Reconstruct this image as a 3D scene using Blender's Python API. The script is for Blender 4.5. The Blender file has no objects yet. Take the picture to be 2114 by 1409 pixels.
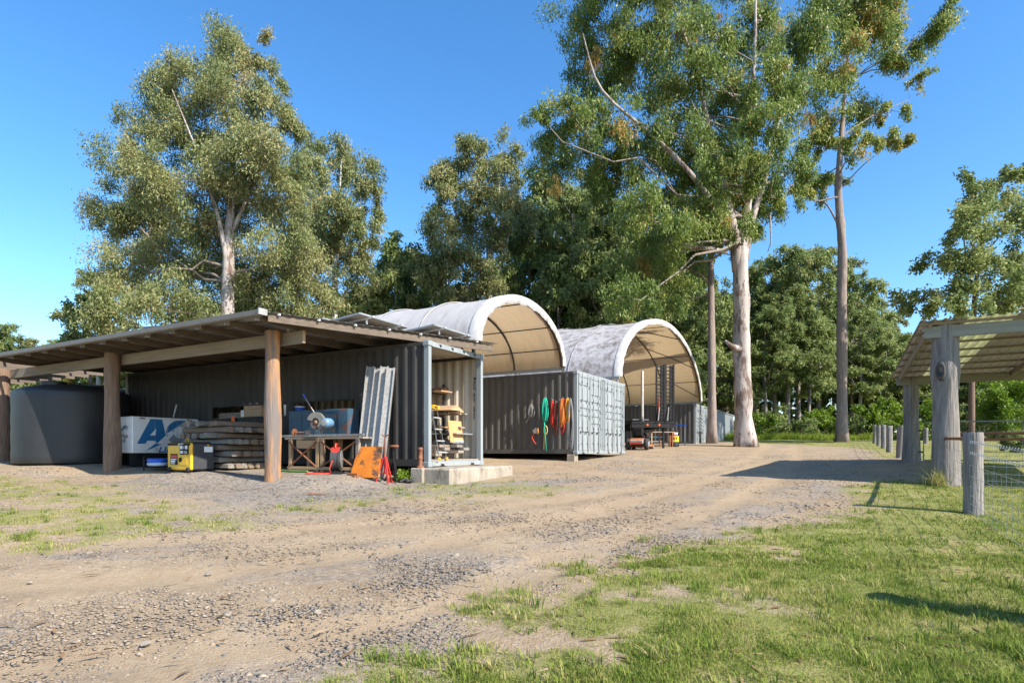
import bpy, bmesh, math, random
import numpy as np
from mathutils import Vector, Matrix
R = math.radians
rng = np.random.default_rng(7); random.seed(7)
SC = bpy.context.scene; COL = SC.collection

# ---------------------------------------------------------------- camera, sky, sun, exposure
EYE = 1.35; F = 1230.0; CX = 1057.0; HY = 930.0          # photo pixels: focal length, centre column, horizon row
cam = bpy.data.cameras.new('camera'); camo = bpy.data.objects.new('camera', cam); COL.objects.link(camo)
cam.sensor_width = 36; cam.lens = F / 2114 * 36; cam.shift_y = (HY - 704.5) / 2114
cam.clip_end = 5000; cam.clip_start = .05
camo.location = (0, 0, EYE); camo.rotation_euler = (R(90), 0, 0); SC.camera = camo
SUN_AZ = math.atan2(.795, -.607); SUN_EL = R(38.5)            # clockwise from +Y, elevation
sv = Vector((math.sin(SUN_AZ) * math.cos(SUN_EL), math.cos(SUN_AZ) * math.cos(SUN_EL), math.sin(SUN_EL)))
wd = bpy.data.worlds.new('World'); SC.world = wd; wd.use_nodes = True
wn = wd.node_tree; bg = wn.nodes['Background']
sky = wn.nodes.new('ShaderNodeTexSky'); sky.sky_type = 'NISHITA'; sky.sun_disc = False
sky.sun_elevation = SUN_EL; sky.sun_rotation = SUN_AZ; sky.air_density = 1.0; sky.dust_density = .5; sky.ozone_density = 3.0
hs = wn.nodes.new('ShaderNodeHueSaturation'); hs.inputs['Saturation'].default_value = 1.26; wn.links.new(sky.outputs[0], hs.inputs['Color'])
wn.links.new(hs.outputs[0], bg.inputs[0]); bg.inputs[1].default_value = .15
sl = bpy.data.lights.new('sun', 'SUN'); sl.energy = 5.0; sl.angle = R(.53); sl.color = (1, .93, .82)
so = bpy.data.objects.new('sun', sl); COL.objects.link(so); so.rotation_euler = sv.to_track_quat('Z', 'Y').to_euler()
SC.view_settings.view_transform = 'Standard'; SC.view_settings.look = 'None'; SC.view_settings.exposure = 1.0; SC.view_settings.gamma = 1
SC.view_settings.use_curve_mapping = False
SC.render.engine = 'CYCLES'; SC.cycles.max_bounces = 8; SC.cycles.transparent_max_bounces = 8
SC.cycles.use_denoising = True

# ---------------------------------------------------------------- helpers
def PX(px, py, Z):
    return Vector(((px - CX) / F * Z, Z, EYE + (HY - py) / F * Z))
def ss(a, b, x):
    t = np.clip((np.asarray(x, float) - a) / (b - a), 0, 1); return t * t * (3 - 2 * t)

UA = R(151.5)
class Frame:
    def __init__(s, o, yaw):
        s.o = Vector(o); s.yaw = yaw; s.u = Vector((math.cos(yaw), math.sin(yaw), 0)); s.n = Vector((-math.sin(yaw), math.cos(yaw), 0))
    def W(s, x, y, z=0): return s.o + s.u * x + s.n * y + Vector((0, 0, z))
    def loc(s, wx, wy):
        dx, dy = wx - s.o.x, wy - s.o.y; return dx * s.u.x + dy * s.u.y, dx * s.n.x + dy * s.n.y
    def px(s, px, py, y):                                   # frame point on the plane at local y seen at a photo pixel
        r = (px - CX) / F
        x = (r * (s.o.y + s.n.y * y) - s.o.x - s.n.x * y) / (s.u.x - r * s.u.y)
        Z = s.o.y + s.u.y * x + s.n.y * y
        return x, y, EYE + (HY - py) / F * Z - s.o.z
FA = Frame((-1.895, 13.55, .976), UA)
FB = Frame((2.25, 20.5, 1.23), R(150))
FC = Frame((11.74, 38.0, 1.77), R(150))

def ground(x, y):
    x = np.asarray(x, float); y = np.asarray(y, float)
    yy = np.where(y < 44, y, 44 + 6 * (1 - np.exp(-(np.maximum(y, 44) - 44) / 6.)))
    z = .047 * np.maximum(yy, -12)
    lx, ly = FA.loc(x, y)
    fr = 2.05 + .5 * np.exp(-((lx - 5.7) / 1.5) ** 2) + 1.4 * ss(9., 10.2, lx)
    z = z + .17 * ss(.2, 1.5, lx) * (1 - ss(fr - .1, fr + .75, ly)) * ss(-3.6, -2.5, ly) * (1 - ss(17, 20, lx))
    z = z + .14 * np.exp(-((x - 12.3) ** 2 + (y - 18.5) ** 2) / 9.)
    z = z + .012 * np.sin(x * 1.7 + y * .6) * np.sin(y * 1.3 - x * .4) + .02 * np.sin(x * .5 + 1) * np.sin(y * .37)
    return z
def gz(x, y): return float(ground(x, y))

class MB:
    def __init__(s): s.v = []; s.f = []
    def add(s, vs, fs, M=None):
        b = len(s.v); s.v += [tuple(M @ Vector(v)) if M is not None else tuple(v) for v in vs]; s.f += [tuple(i + b for i in f) for f in fs]; return s
    def box(s, c, d, M=None, rz=0):
        x, y, z = d[0] / 2, d[1] / 2, d[2] / 2; m = Matrix.Translation(c) @ Matrix.Rotation(rz, 4, 'Z')
        if M is not None: m = M @ m
        return s.add([(-x, -y, -z), (x, -y, -z), (x, y, -z), (-x, y, -z), (-x, -y, z), (x, -y, z), (x, y, z), (-x, y, z)],
                     [(3, 2, 1, 0), (4, 5, 6, 7), (0, 1, 5, 4), (1, 2, 6, 5), (2, 3, 7, 6), (3, 0, 4, 7)], m)
    def cbox(s, c, d, ch=.01, M=None, rz=0):
        x, y, z = d[0] / 2, d[1] / 2, d[2] / 2; pts = []
        for a in (-1, 1):
            for b in (-1, 1):
                for e in (-1, 1):
                    pts += [(a * (x - ch), b * (y - ch), e * z), (a * (x - ch), b * y, e * (z - ch)), (a * x, b * (y - ch), e * (z - ch))]
        m = Matrix.Translation(c) @ Matrix.Rotation(rz, 4, 'Z')
        if M is not None: m = M @ m
        return s.hull([m @ Vector(p) for p in pts])
    def hull(s, pts):
        bm = bmesh.new()
        for p in pts: bm.verts.new(p)
        r = bmesh.ops.convex_hull(bm, input=bm.verts)
        for v in [v for v in bm.verts if not v.link_faces]: bm.verts.remove(v)
        bmesh.ops.dissolve_limit(bm, angle_limit=.01, verts=bm.verts, edges=bm.edges)
        bm.verts.index_update()
        s.add([v.co[:] for v in bm.verts], [[v.index for v in f.verts] for f in bm.faces]); bm.free(); return s
    def tube(s, pts, rad, n=8, cap=True, flat=1.0):
        pts = [Vector(p) for p in pts]; m = len(pts)
        if not hasattr(rad, '__len__'): rad = [rad] * m
        b = len(s.v); a = None
        for i in range(m):
            t = (pts[min(i + 1, m - 1)] - pts[max(i - 1, 0)])
            if t.length < 1e-9: t = Vector((0, 0, 1))
            t.normalize()
            if a is None: a = t.orthogonal().normalized()
            else:
                a = a - t * a.dot(t); a = a.normalized() if a.length > 1e-6 else t.orthogonal().normalized()
            c = t.cross(a)
            for k in range(n):
                q = 2 * math.pi * k / n; s.v.append(tuple(pts[i] + (a * math.cos(q) + c * math.sin(q) * flat) * rad[i]))
        for i in range(m - 1):
            for k in range(n):
                k2 = (k + 1) % n; s.f.append((b + i * n + k, b + i * n + k2, b + (i + 1) * n + k2, b + (i + 1) * n + k))
        if cap: s.f.append(tuple(b + k for k in range(n))[::-1]); s.f.append(tuple(b + (m - 1) * n + k for k in range(n)))
        return s
    def cyl(s, p0, p1, r0, r1=None, n=16): return s.tube([p0, p1], [r0, r0 if r1 is None else r1], n)
    def lathe(s, prof, c=(0, 0, 0), n=24, M=None, jit=0, rs=None):
        vs = []; m = len(prof)
        for r, z in prof:
            for k in range(n):
                q = 2 * math.pi * k / n; rr = r * (1 + (jit * math.sin(3 * q + z * 2.1) + jit * .7 * math.sin(2 * q - z * 1.3)) if jit else 1)
                vs.append((c[0] + rr * math.cos(q), c[1] + rr * math.sin(q), c[2] + z))
        fs = [(i * n + k, i * n + (k + 1) % n, (i + 1) * n + (k + 1) % n, (i + 1) * n + k) for i in range(m - 1) for k in range(n)]
        fs += [tuple(range(n))[::-1], tuple((m - 1) * n + k for k in range(n))]
        return s.add(vs, fs, M)
    def torus(s, c, R_, r, M=None, n=28, k=8, a0=0, a1=2 * math.pi):
        full = abs(a1 - a0 - 2 * math.pi) < 1e-6
        pts = [Vector((R_ * math.cos(a0 + (a1 - a0) * i / n), R_ * math.sin(a0 + (a1 - a0) * i / n), 0)) for i in range(n + 1)]
        mm = Matrix.Translation(c) @ (M if M is not None else Matrix.Identity(4))
        return s.tube([mm @ p for p in pts], r, k, cap=not full)
    def prism(s, poly, y0, y1, M=None):                      # polygon in x,z extruded along y
        n = len(poly); vs = [(p[0], y0, p[1]) for p in poly] + [(p[0], y1, p[1]) for p in poly]
        return s.add(vs, [tuple(range(n)), tuple(range(2 * n - 1, n - 1, -1))] + [(i, n + i, n + (i + 1) % n, (i + 1) % n) for i in range(n)], M)
    def corr(s, x0, x1, z0, z1, y, dep=.036, pitch=.278, out=1, M=None, th=.0):
        xs = []; k = math.floor(x0 / pitch) - 1
        while k * pitch < x1 + pitch:
            b = k * pitch; xs += [(b, 0), (b + .07, 0), (b + .139, 1), (b + .209, 1)]; k += 1
        xa = np.array([p[0] for p in xs]); ya = np.array([p[1] for p in xs], float)
        keep = [(x0, float(np.interp(x0, xa, ya)))] + [(a, b) for a, b in zip(xa, ya) if x0 < a < x1] + [(x1, float(np.interp(x1, xa, ya)))]
        vs = []; fs = []
        for a, b in keep: yy = y - out * dep * (1 - b); vs += [(a, yy, z0), (a, yy, z1)]
        for i in range(len(keep) - 1): fs.append((2 * i, 2 * i + 2, 2 * i + 3, 2 * i + 1))
        return s.add(vs, fs, M)
    def mesh(s, name):
        me = bpy.data.meshes.new(name); me.from_pydata(s.v, [], s.f); me.validate(); me.update(); return me
    def build(s, name, mat, parent=None, smooth=False, fix=True):
        me = s.mesh(name)
        if fix:
            bm = bmesh.new(); bm.from_mesh(me); bmesh.ops.recalc_face_normals(bm, faces=bm.faces); bm.to_mesh(me); bm.free()
        if smooth: me.shade_smooth()
        return obj(name, me, mat, parent)
def obj(name, me, mat, parent=None, loc=None, rz=None):
    o = bpy.data.objects.new(name, me); COL.objects.link(o)
    if mat is not None and me is not None and len(me.materials) == 0: me.materials.append(mat)
    if parent is not None: o.parent = parent
    if loc is not None: o.location = loc
    if rz is not None: o.rotation_euler = (0, 0, rz)
    return o
def tag(o, label=None, cat=None, group=None, kind=None):
    for k, v in (('label', label), ('category', cat), ('group', group), ('kind', kind)):
        if v: o[k] = v
    return o
def thing(name, label, cat, loc=(0, 0, 0), rz=0, group=None):
    o = bpy.data.objects.new(name, None); COL.objects.link(o); o.empty_display_size = .2
    o.location = loc; o.rotation_euler = (0, 0, rz); return tag(o, label, cat, group)
def copy_tree(o, parent=None):
    c = o.copy(); COL.objects.link(c)
    if parent is not None: c.parent = parent
    for ch in list(o.children): copy_tree(ch, c)
    return c
def smooth_by_angle(o, a=40):
    me = o.data; me.shade_smooth()
    bm = bmesh.new(); bm.from_mesh(me)
    for e in bm.edges: e.smooth = (len(e.link_faces) == 2 and e.calc_face_angle(0) < R(a))
    bm.to_mesh(me); bm.free(); return o
def text(body, size, mat, parent, M, name='lettering', shear=0, extr=.002, sx=1.0, bold=0):
    cu = bpy.data.curves.new('t', 'FONT'); cu.body = body; cu.size = size; cu.shear = shear; cu.extrude = extr; cu.offset = bold
    t = bpy.data.objects.new('t', cu); COL.objects.link(t); dg = bpy.context.evaluated_depsgraph_get()
    me = bpy.data.meshes.new_from_object(t.evaluated_get(dg)); bpy.data.objects.remove(t)
    me.name = name; me.transform(M @ Matrix.Diagonal((sx, 1, 1, 1))); me.materials.clear()
    return obj(name, me, mat, parent)

# ---------------------------------------------------------------- materials
MATS = {}
def mat(name, c1, c2=None, scale=6, rough=.7, bump=0, metal=0, stretch=(1, 1, 1), c3=None, s3=3, t3=.55, w3=.08, detail=6, contrast=(.35, .65), trans=0, spec=.5, bscale=None, back=None):
    if name in MATS: return MATS[name]
    m = bpy.data.materials.new(name); m.use_nodes = True; nt = m.node_tree; N = nt.nodes; L = nt.links
    p = N['Principled BSDF']; p.inputs['Roughness'].default_value = rough; p.inputs['Metallic'].default_value = metal
    p.inputs['Specular IOR Level'].default_value = spec
    tc = N.new('ShaderNodeTexCoord'); mp = N.new('ShaderNodeMapping'); mp.inputs['Scale'].default_value = stretch
    L.new(tc.outputs['Object'], mp.inputs[0])
    oi = N.new('ShaderNodeObjectInfo'); L.new(oi.outputs['Random'], mp.inputs['Location'])
    no = N.new('ShaderNodeTexNoise'); no.inputs['Scale'].default_value = scale; no.inputs['Detail'].default_value = detail; no.inputs['Roughness'].default_value = .65
    L.new(mp.outputs[0], no.inputs['Vector'])
    c2 = c2 or tuple(x * .75 for x in c1)
    r = N.new('ShaderNodeValToRGB'); r.color_ramp.elements[0].position = contrast[0]; r.color_ramp.elements[1].position = contrast[1]
    r.color_ramp.elements[0].color = (*c1, 1); r.color_ramp.elements[1].color = (*c2, 1); L.new(no.outputs[0], r.inputs[0]); out = r.outputs[0]
    if c3:
        n3 = N.new('ShaderNodeTexNoise'); n3.inputs['Scale'].default_value = s3; n3.inputs['Detail'].default_value = 8; n3.inputs['Roughness'].default_value = .7
        L.new(mp.outputs[0], n3.inputs['Vector'])
        r3 = N.new('ShaderNodeValToRGB'); r3.color_ramp.elements[0].position = t3; r3.color_ramp.elements[1].position = t3 + w3
        L.new(n3.outputs[0], r3.inputs[0]); mx = N.new('ShaderNodeMixRGB'); mx.inputs[2].default_value = (*c3, 1)
        L.new(r3.outputs[0], mx.inputs[0]); L.new(out, mx.inputs[1]); out = mx.outputs[0]
    if back:                                                 # fabric with a differently coloured inner face
        ge = N.new('ShaderNodeNewGeometry'); mb_ = N.new('ShaderNodeMixRGB'); L.new(ge.outputs['Backfacing'], mb_.inputs[0]); L.new(out, mb_.inputs[1])
        br = N.new('ShaderNodeValToRGB'); br.color_ramp.elements[0].color = (*back, 1); br.color_ramp.elements[1].color = (*[c * .72 for c in back], 1); br.color_ramp.elements[0].position = .4; br.color_ramp.elements[1].position = .7
        L.new(no.outputs[0], br.inputs[0]); L.new(br.outputs[0], mb_.inputs[2]); out = mb_.outputs[0]
    L.new(out, p.inputs['Base Color'])
    if bump:
        b = N.new('ShaderNodeBump'); b.inputs['Strength'].default_value = bump; b.inputs['Distance'].default_value = .02
        nb = no
        if bscale:
            nb = N.new('ShaderNodeTexNoise'); nb.inputs['Scale'].default_value = bscale; nb.inputs['Detail'].default_value = 8; L.new(mp.outputs[0], nb.inputs['Vector'])
        L.new(nb.outputs[0], b.inputs['Height']); L.new(b.outputs[0], p.inputs['Normal'])
    if trans:
        t = N.new('ShaderNodeBsdfTranslucent'); L.new(out, t.inputs[0]) if not back else setattr(t.inputs[0], 'default_value', (.80, .62, .38, 1)); ms = N.new('ShaderNodeMixShader'); ms.inputs[0].default_value = trans
        L.new(p.outputs[0], ms.inputs[1]); L.new(t.outputs[0], ms.inputs[2]); L.new(ms.outputs[0], N['Material Output'].inputs[0])
    MATS[name] = m; return m
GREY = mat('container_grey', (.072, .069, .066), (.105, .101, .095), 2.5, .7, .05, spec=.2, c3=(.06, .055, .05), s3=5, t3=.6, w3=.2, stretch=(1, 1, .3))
GREYSHADE = mat('container_grey_shaded', (.040, .038, .036), (.062, .059, .055), 2.5, .75, .05, spec=.15, c3=(.03, .025, .022), s3=5, t3=.6, w3=.2, stretch=(1, 1, .3))  # container grey again, darkened in colour for the shade under the lean-to
GREYL = mat('container_door_grey', (.22, .245, .25), (.28, .30, .305), 2, .55, .05, c3=(.20, .125, .08), s3=3.5, t3=.65, w3=.12, stretch=(1.5, 1.5, .3), spec=.3)
GREYF = mat('container_frame_grey', (.19, .205, .21), (.25, .265, .27), 3, .5, .05, c3=(.16, .11, .08), s3=4, t3=.66, w3=.1)
CREAM = mat('container_inside_cream', (.52, .47, .38), (.42, .37, .29), 3, .6, .03, c3=(.25, .15, .08), s3=4, t3=.62, w3=.15, stretch=(1, 1, .3))
DARKST = mat('dark_steel', (.025, .025, .028), (.05, .048, .045), 6, .5, .05)
BLACK = mat('black_paint', (.007, .007, .008), (.018, .017, .017), 5, .6, spec=.2)
RUBBER = mat('rubber', (.02, .02, .02), (.035, .033, .03), 8, .85)
GALV = mat('galvanised', (.40, .385, .36), (.27, .26, .24), 14, .5, .03, metal=.25)
STEEL = mat('bare_steel', (.32, .32, .32), (.22, .2, .19), 9, .42, .03, metal=.7, c3=(.16, .08, .04), s3=7, t3=.6)
ALU = mat('aluminium', (.55, .545, .53), (.43, .425, .41), 9, .45, .02, metal=.15)
RUST = mat('rust', (.16, .06, .03), (.28, .11, .05), 9, .85, .2)
WOODW = mat('weathered_log', (.12, .072, .045), (.26, .175, .12), 7, .85, 1.0, stretch=(3, 3, .3), c3=(.36, .16, .06), s3=1.1, t3=.55, w3=.12, bscale=9, contrast=(.3, .7))
WOODG = mat('silver_log', (.10, .088, .08), (.28, .255, .235), 6, .9, 1.0, stretch=(3.5, 3.5, .25), c3=(.06, .05, .045), s3=4, t3=.58, w3=.1, bscale=10, contrast=(.3, .7))
WOODO = mat('orange_log', (.55, .26, .09), (.30, .14, .06), 6, .8, 1.0, stretch=(3, 3, .25), c3=(.15, .125, .11), s3=.8, t3=.46, w3=.12, bscale=9, contrast=(.3, .7))
BEAM = mat('weathered_beam', (.27, .23, .175), (.2, .165, .125), 5, .85, .25, stretch=(.25, 3, 3), c3=(.12, .1, .08), s3=4, t3=.66)
TREATED = mat('treated_beam', (.26, .25, .205), (.19, .185, .15), 5, .8, .2, stretch=(.2, 3, 3))
RAFTER = mat('rafter_timber', (.15, .115, .085), (.1, .075, .055), 5, .85, .25, stretch=(3, .25, 3))
SPLIT = mat('split_timber', (.24, .17, .115), (.15, .11, .08), 6, .9, .7, stretch=(.4, 3, 3), c3=(.09, .07, .06), s3=5, t3=.58, bscale=12)
SPLIT2 = mat('split_timber_grey', (.26, .23, .19), (.16, .14, .12), 6, .9, .7, stretch=(.4, 3, 3), c3=(.08, .065, .055), s3=5, t3=.58, bscale=12)
BOARD = mat('sawn_board', (.46, .30, .16), (.36, .23, .13), 5, .75, .1, stretch=(.3, 4, 4))
BOARDG = mat('grey_board', (.3, .25, .2), (.2, .165, .135), 5, .8, .15, stretch=(.3, 4, 4))
PLY = mat('plywood', (.52, .30, .12), (.46, .26, .1), 3, .6, .02, stretch=(1, 1, .3))
CARD = mat('cardboard', (.42, .28, .17), (.38, .25, .15), 4, .85)
CONC = mat('concrete', (.36, .31, .245), (.25, .215, .165), 3, .9, .4, c3=(.12, .095, .07), s3=2.2, t3=.52, w3=.16, stretch=(1, 1, .5), bscale=20)
ROOF = mat('roof_sheet', (.42, .42, .41), (.34, .33, .32), 4, .42, .02, metal=.5, c3=(.22, .19, .16), s3=3, t3=.62, w3=.15)
GUTTER = mat('gutter_bronze', (.17, .145, .115), (.14, .12, .095), 3, .5)
FABRIC = mat('dome_fabric', (.52, .525, .535), (.42, .425, .44), 2.2, .75, .12, c3=(.27, .265, .26), s3=1.6, t3=.54, w3=.22, stretch=(2.5, .5, .6), trans=.30, bscale=3, back=(.62, .40, .19))
FABRIC2 = mat('stained_dome_fabric', (.52, .52, .54), (.36, .36, .39), 9, .8, .2, c3=(.10, .10, .11), s3=2.6, t3=.47, w3=.2, trans=.28, bscale=4, back=(.60, .41, .21))
VALANCE = mat('white_edge_fabric', (.50, .495, .485), (.38, .375, .365), 5, .7, .3, bscale=7, trans=.15)
TANKM = mat('tank_poly', (.015, .0155, .0165), (.026, .027, .029), 1.6, .5, .03, stretch=(1, 1, .35))
WHITE = mat('white_paint', (.72, .72, .70), (.63, .63, .61), 4, .45, c3=(.42, .38, .32), s3=3, t3=.68, w3=.1)
BLUE = mat('logo_blue', (.012, .12, .27), (.015, .13, .29), 4, .5)
LGREY = mat('logo_grey', (.25, .26, .27), (.27, .28, .29), 4, .5)
YEL = mat('yellow_paint', (.72, .43, .02), (.62, .36, .02), 5, .4, c3=(.3, .2, .06), s3=7, t3=.66, w3=.08)
RED = mat('red_paint', (.55, .03, .02), (.45, .03, .02), 5, .45, c3=(.2, .04, .03), s3=8, t3=.66)
ORANGE = mat('orange_paint_rusty', (.78, .24, .015), (.68, .19, .015), 5, .6, .1, c3=(.16, .075, .04), s3=3.2, t3=.52, w3=.08)
BLUEST = mat('blue_steel_rusty', (.022, .06, .10), (.035, .085, .13), 5, .6, .05, c3=(.14, .055, .03), s3=4, t3=.55, w3=.06)
BLUEP = mat('blue_plastic', (.02, .09, .5), (.03, .12, .55), 4, .4)
PALEB = mat('pale_blue_plastic', (.45, .58, .72), (.4, .5, .65), 4, .45)
GREENR = mat('green_rope', (.0, .32, .2), (.01, .42, .27), 40, .8)
REDR = mat('red_rope', (.6, .04, .02), (.5, .03, .02), 40, .8)
ORR = mat('orange_rope', (.75, .27, .04), (.6, .2, .03), 40, .8)
GREYR = mat('grey_rope', (.28, .28, .28), (.2, .2, .2), 40, .8)
YELR = mat('yellow_rope', (.72, .52, .15), (.6, .42, .1), 40, .8)
WHITEP = mat('white_plastic', (.75, .75, .73), (.68, .68, .66), 4, .4)
PAPER = mat('label_white', (.75, .75, .74), (.7, .7, .7), 4, .6)
ORTAG = mat('orange_tag', (.85, .14, .02), (.8, .12, .02), 4, .5)
WIRE = mat('fence_wire', (.42, .42, .42), (.3, .3, .3), 20, .45, metal=.6)
POLY = mat('shelter_sheet', (.24, .21, .155), (.17, .15, .11), 3, .6, .03, c3=(.2, .18, .13), s3=3, t3=.6, trans=.10)
POLYL = mat('shelter_translucent_sheet', (.40, .40, .20), (.30, .30, .15), 3, .5, .03, trans=.35)
GLASSM = mat('solar_glass', (.03, .04, .07), (.035, .045, .08), 3, .12)
# ---------------------------------------------------------------- the ground
def gpx(px, py):                                            # photo pixel on the sloping ground plane
    Z = EYE / ((py - HY) / F + .047); return ((px - CX) / F * Z, Z)
def poly_sd(poly, x, y):                                    # signed distance, positive inside
    P = np.array(poly); d = np.full(x.shape, 1e9); ins = np.zeros(x.shape, bool)
    for i in range(len(P)):
        a, b = P[i], P[(i + 1) % len(P)]; e = b - a
        t = np.clip(((x - a[0]) * e[0] + (y - a[1]) * e[1]) / (e @ e), 0, 1)
        d = np.minimum(d, np.hypot(x - a[0] - t * e[0], y - a[1] - t * e[1]))
        c = (a[1] > y) != (b[1] > y); xx = a[0] + (y - a[1]) / (b[1] - a[1] + 1e-12) * e[0]; ins ^= c & (x < xx)
    return np.where(ins, d, -d)
def vnoise(x, y, s, seed=0):                                # cheap smooth value noise
    x = x / s + seed * 17.3; y = y / s + seed * 9.1; xi = np.floor(x); yi = np.floor(y); fx = x - xi; fy = y - yi
    fx = fx * fx * (3 - 2 * fx); fy = fy * fy * (3 - 2 * fy)
    h = lambda a, b: np.modf(np.abs(np.sin(a * 127.1 + b * 311.7 + seed * 7.7) * 43758.5453))[0]
    return (h(xi, yi) * (1 - fx) + h(xi + 1, yi) * fx) * (1 - fy) + (h(xi, yi + 1) * (1 - fx) + h(xi + 1, yi + 1) * fx) * fy
G1 = [gpx(*p) for p in ((640, 1409), (830, 1345), (985, 1275), (1090, 1222), (1230, 1172), (1430, 1122), (1590, 1088), (1710, 1048), (1772, 1008), (1800, 985),
      (1830, 965), (1800, 935), (1770, 924))] + [(13.3, 46), (13, 300), (300, 300), (300, -40), (-3, -40), (-1.6, 1)]
G2 = [gpx(*p) for p in ((-300, 990), (0, 985), (180, 1000), (380, 1040), (545, 1066), (480, 1080), (300, 1086), (150, 1108), (0, 1098), (-300, 1090))]
G3 = [gpx(*p) for p in ((590, 1046), (750, 1030), (860, 995), (1040, 985), (1190, 1003), (1130, 1020), (1000, 1033), (850, 1040), (700, 1056))]
G4 = [gpx(*p) for p in ((650, 978), (860, 981), (900, 990), (700, 997), (640, 990))]
GREYZ = [gpx(*p) for p in ((150, 992), (560, 985), (900, 992), (1230, 985), (1190, 1003), (850, 1030), (620, 1046), (480, 1050), (330, 1020))]
GREY2 = [gpx(*p) for p in ((900, 1200), (1150, 1165), (1400, 1110), (1600, 1070), (1740, 1020), (1730, 985), (1600, 1040), (1300, 1110), (1000, 1165))]
SOIL = [gpx(*p) for p in ((1760, 985), (1930, 1000), (1935, 960), (1880, 945), (1800, 948), (1740, 965))]
TRK = [[gpx(*p) for p in q] for q in (((-300, 1420), (0, 1392), (500, 1335), (900, 1255), (1250, 1122), (1500, 1040), (1620, 980), (1650, 940), (1640, 915)), ((-300, 1140), (0, 1130), (450, 1108), (850, 1070), (1180, 1030), (1420, 985), (1560, 945), (1590, 915)), ((-300, 1215), (0, 1205), (450, 1180), (850, 1130), (1180, 1068), (1420, 1005), (1600, 950)))]
def tracks(x, y):                                            # compacted wheel tracks along the drive
    t = np.zeros(np.shape(x))
    for pl in TRK:
        d = np.full(np.shape(x), 1e9)
        for a, b in zip(pl[:-1], pl[1:]):
            ex, ey = b[0] - a[0], b[1] - a[1]; s = np.clip(((x - a[0]) * ex + (y - a[1]) * ey) / (ex * ex + ey * ey), 0, 1); d = np.minimum(d, np.hypot(x - a[0] - s * ex, y - a[1] - s * ey))
        t = np.maximum(t, 1 - ss(.10, .42, d + .25 * (vnoise(x, y, .5, 61) - .5) + .15 * (vnoise(x, y, .15, 62) - .5)))
    return t
def masks(x, y):
    n1 = vnoise(x, y, .55, 1) * .6 + vnoise(x, y, .17, 2) * .4 - .5; n2 = vnoise(x, y, 1.3, 3) - .5
    e = n1 * 1.0 + n2 * .5
    e = e + .5 * (vnoise(x, y, .07, 4) - .5)
    g = ss(-.45, .75, poly_sd(G1, x, y) + e * 1.2)
    near = 1 - ss(5, 9, y)                                   # worn patches in the near lawn
    worn = ss(.57, .78, vnoise(x, y, .8, 5) * .5 + vnoise(x, y, .25, 6) * .3 + vnoise(x, y, .08, 7) * .2)
    edge = 1 - ss(.2, 2.2, poly_sd(G1, x, y))
    g = g * (1 - worn * np.clip(.35 + .65 * edge, 0, 1) * (.35 + .65 * near))
    g = g * (1 - .8 * ss(-.3, .6, poly_sd(SOIL, x, y) + n1))
    for Gp, k in ((G2, .78), (G3, .62), (G4, .5)):
        g = np.maximum(g, k * ss(-.6, .6, poly_sd(Gp, x, y) * .8 + e * 1.3 + .8 * (vnoise(x * .4, y, .7, 10) - .5)) * ss(.3, .62, vnoise(x * .6, y, .5, 8) * .5 + vnoise(x, y, .2, 9) * .5 + .08))
    far = ss(46, 49, y); g = np.maximum(g, far)
    lft = ss(-19, -24, x); g = np.maximum(g, lft * .8)
    gr = np.maximum(ss(-.4, .5, poly_sd(GREYZ, x, y) + e), .9 * ss(-.35, .35, poly_sd(GREY2, x, y) + e))
    gr = np.maximum(gr, .55 * ss(.5, .62, vnoise(x * .6 + y * .1, y, .8, 11)))
    gr = gr * (1 - .5 * tracks(x, y)); return np.clip(g, 0, 1), np.clip(gr, 0, 1)
aa = np.concatenate([np.arange(-62, 62.01, .36), np.arange(67, 297.9, 6)]); aa = np.radians(aa)
rr = np.concatenate([1.02 * 1.0185 ** np.arange(0, 228), 66 * 1.2 ** np.arange(1, 19)])
AA, RR = np.meshgrid(aa, rr); gx = np.sin(AA) * RR; gy = np.cos(AA) * RR - .6
gx = np.concatenate([[0], gx.ravel()]); gy = np.concatenate([[-.6], gy.ravel()]); gzv = ground(gx, gy)
g_, gr_ = masks(gx, gy)
tr_ = tracks(gx, gy) * (1 - g_); gzv = gzv - .022 * tr_ + (1 - g_) * (.012 * (vnoise(gx, gy, .35, 21) - .5) + .02 * (vnoise(gx, gy, 1.1, 22) - .5)) + g_ * .03 * (vnoise(gx, gy, .4, 23) - .3)
na, nr = len(aa), len(rr); ii = np.arange(nr - 1)[:, None] * na + 1; jj = np.arange(na)[None, :]; j2 = (jj + 1) % na
quads = np.stack([ii + jj, ii + j2, ii + na + j2, ii + na + jj], -1).reshape(-1, 4)[:, ::-1]
def np_mesh(name, V, Q, k):
    me = bpy.data.meshes.new(name); me.vertices.add(len(V)); me.vertices.foreach_set('co', np.ascontiguousarray(V, np.float32).ravel())
    me.loops.add(len(Q) * k); me.loops.foreach_set('vertex_index', np.ascontiguousarray(Q, np.int32).ravel())
    me.polygons.add(len(Q)); me.polygons.foreach_set('loop_start', np.arange(0, len(Q) * k, k, dtype=np.int32)); me.update(calc_edges=True); return me
gm = np_mesh('ground', np.stack([gx, gy, gzv], -1), quads, 4)
bm = bmesh.new(); bm.from_mesh(gm); bm.verts.ensure_lookup_table()
for k in range(na): bm.faces.new((bm.verts[0], bm.verts[1 + (k + 1) % na], bm.verts[1 + k]))
bmesh.ops.recalc_face_normals(bm, faces=bm.faces); bm.to_mesh(gm); bm.free(); gm.shade_smooth()
for nm, arr in (('grass', g_), ('grey', gr_), ('track', tr_)):
    at = gm.attributes.new(nm, 'FLOAT', 'POINT'); at.data.foreach_set('value', arr.astype(np.float32))
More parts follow.
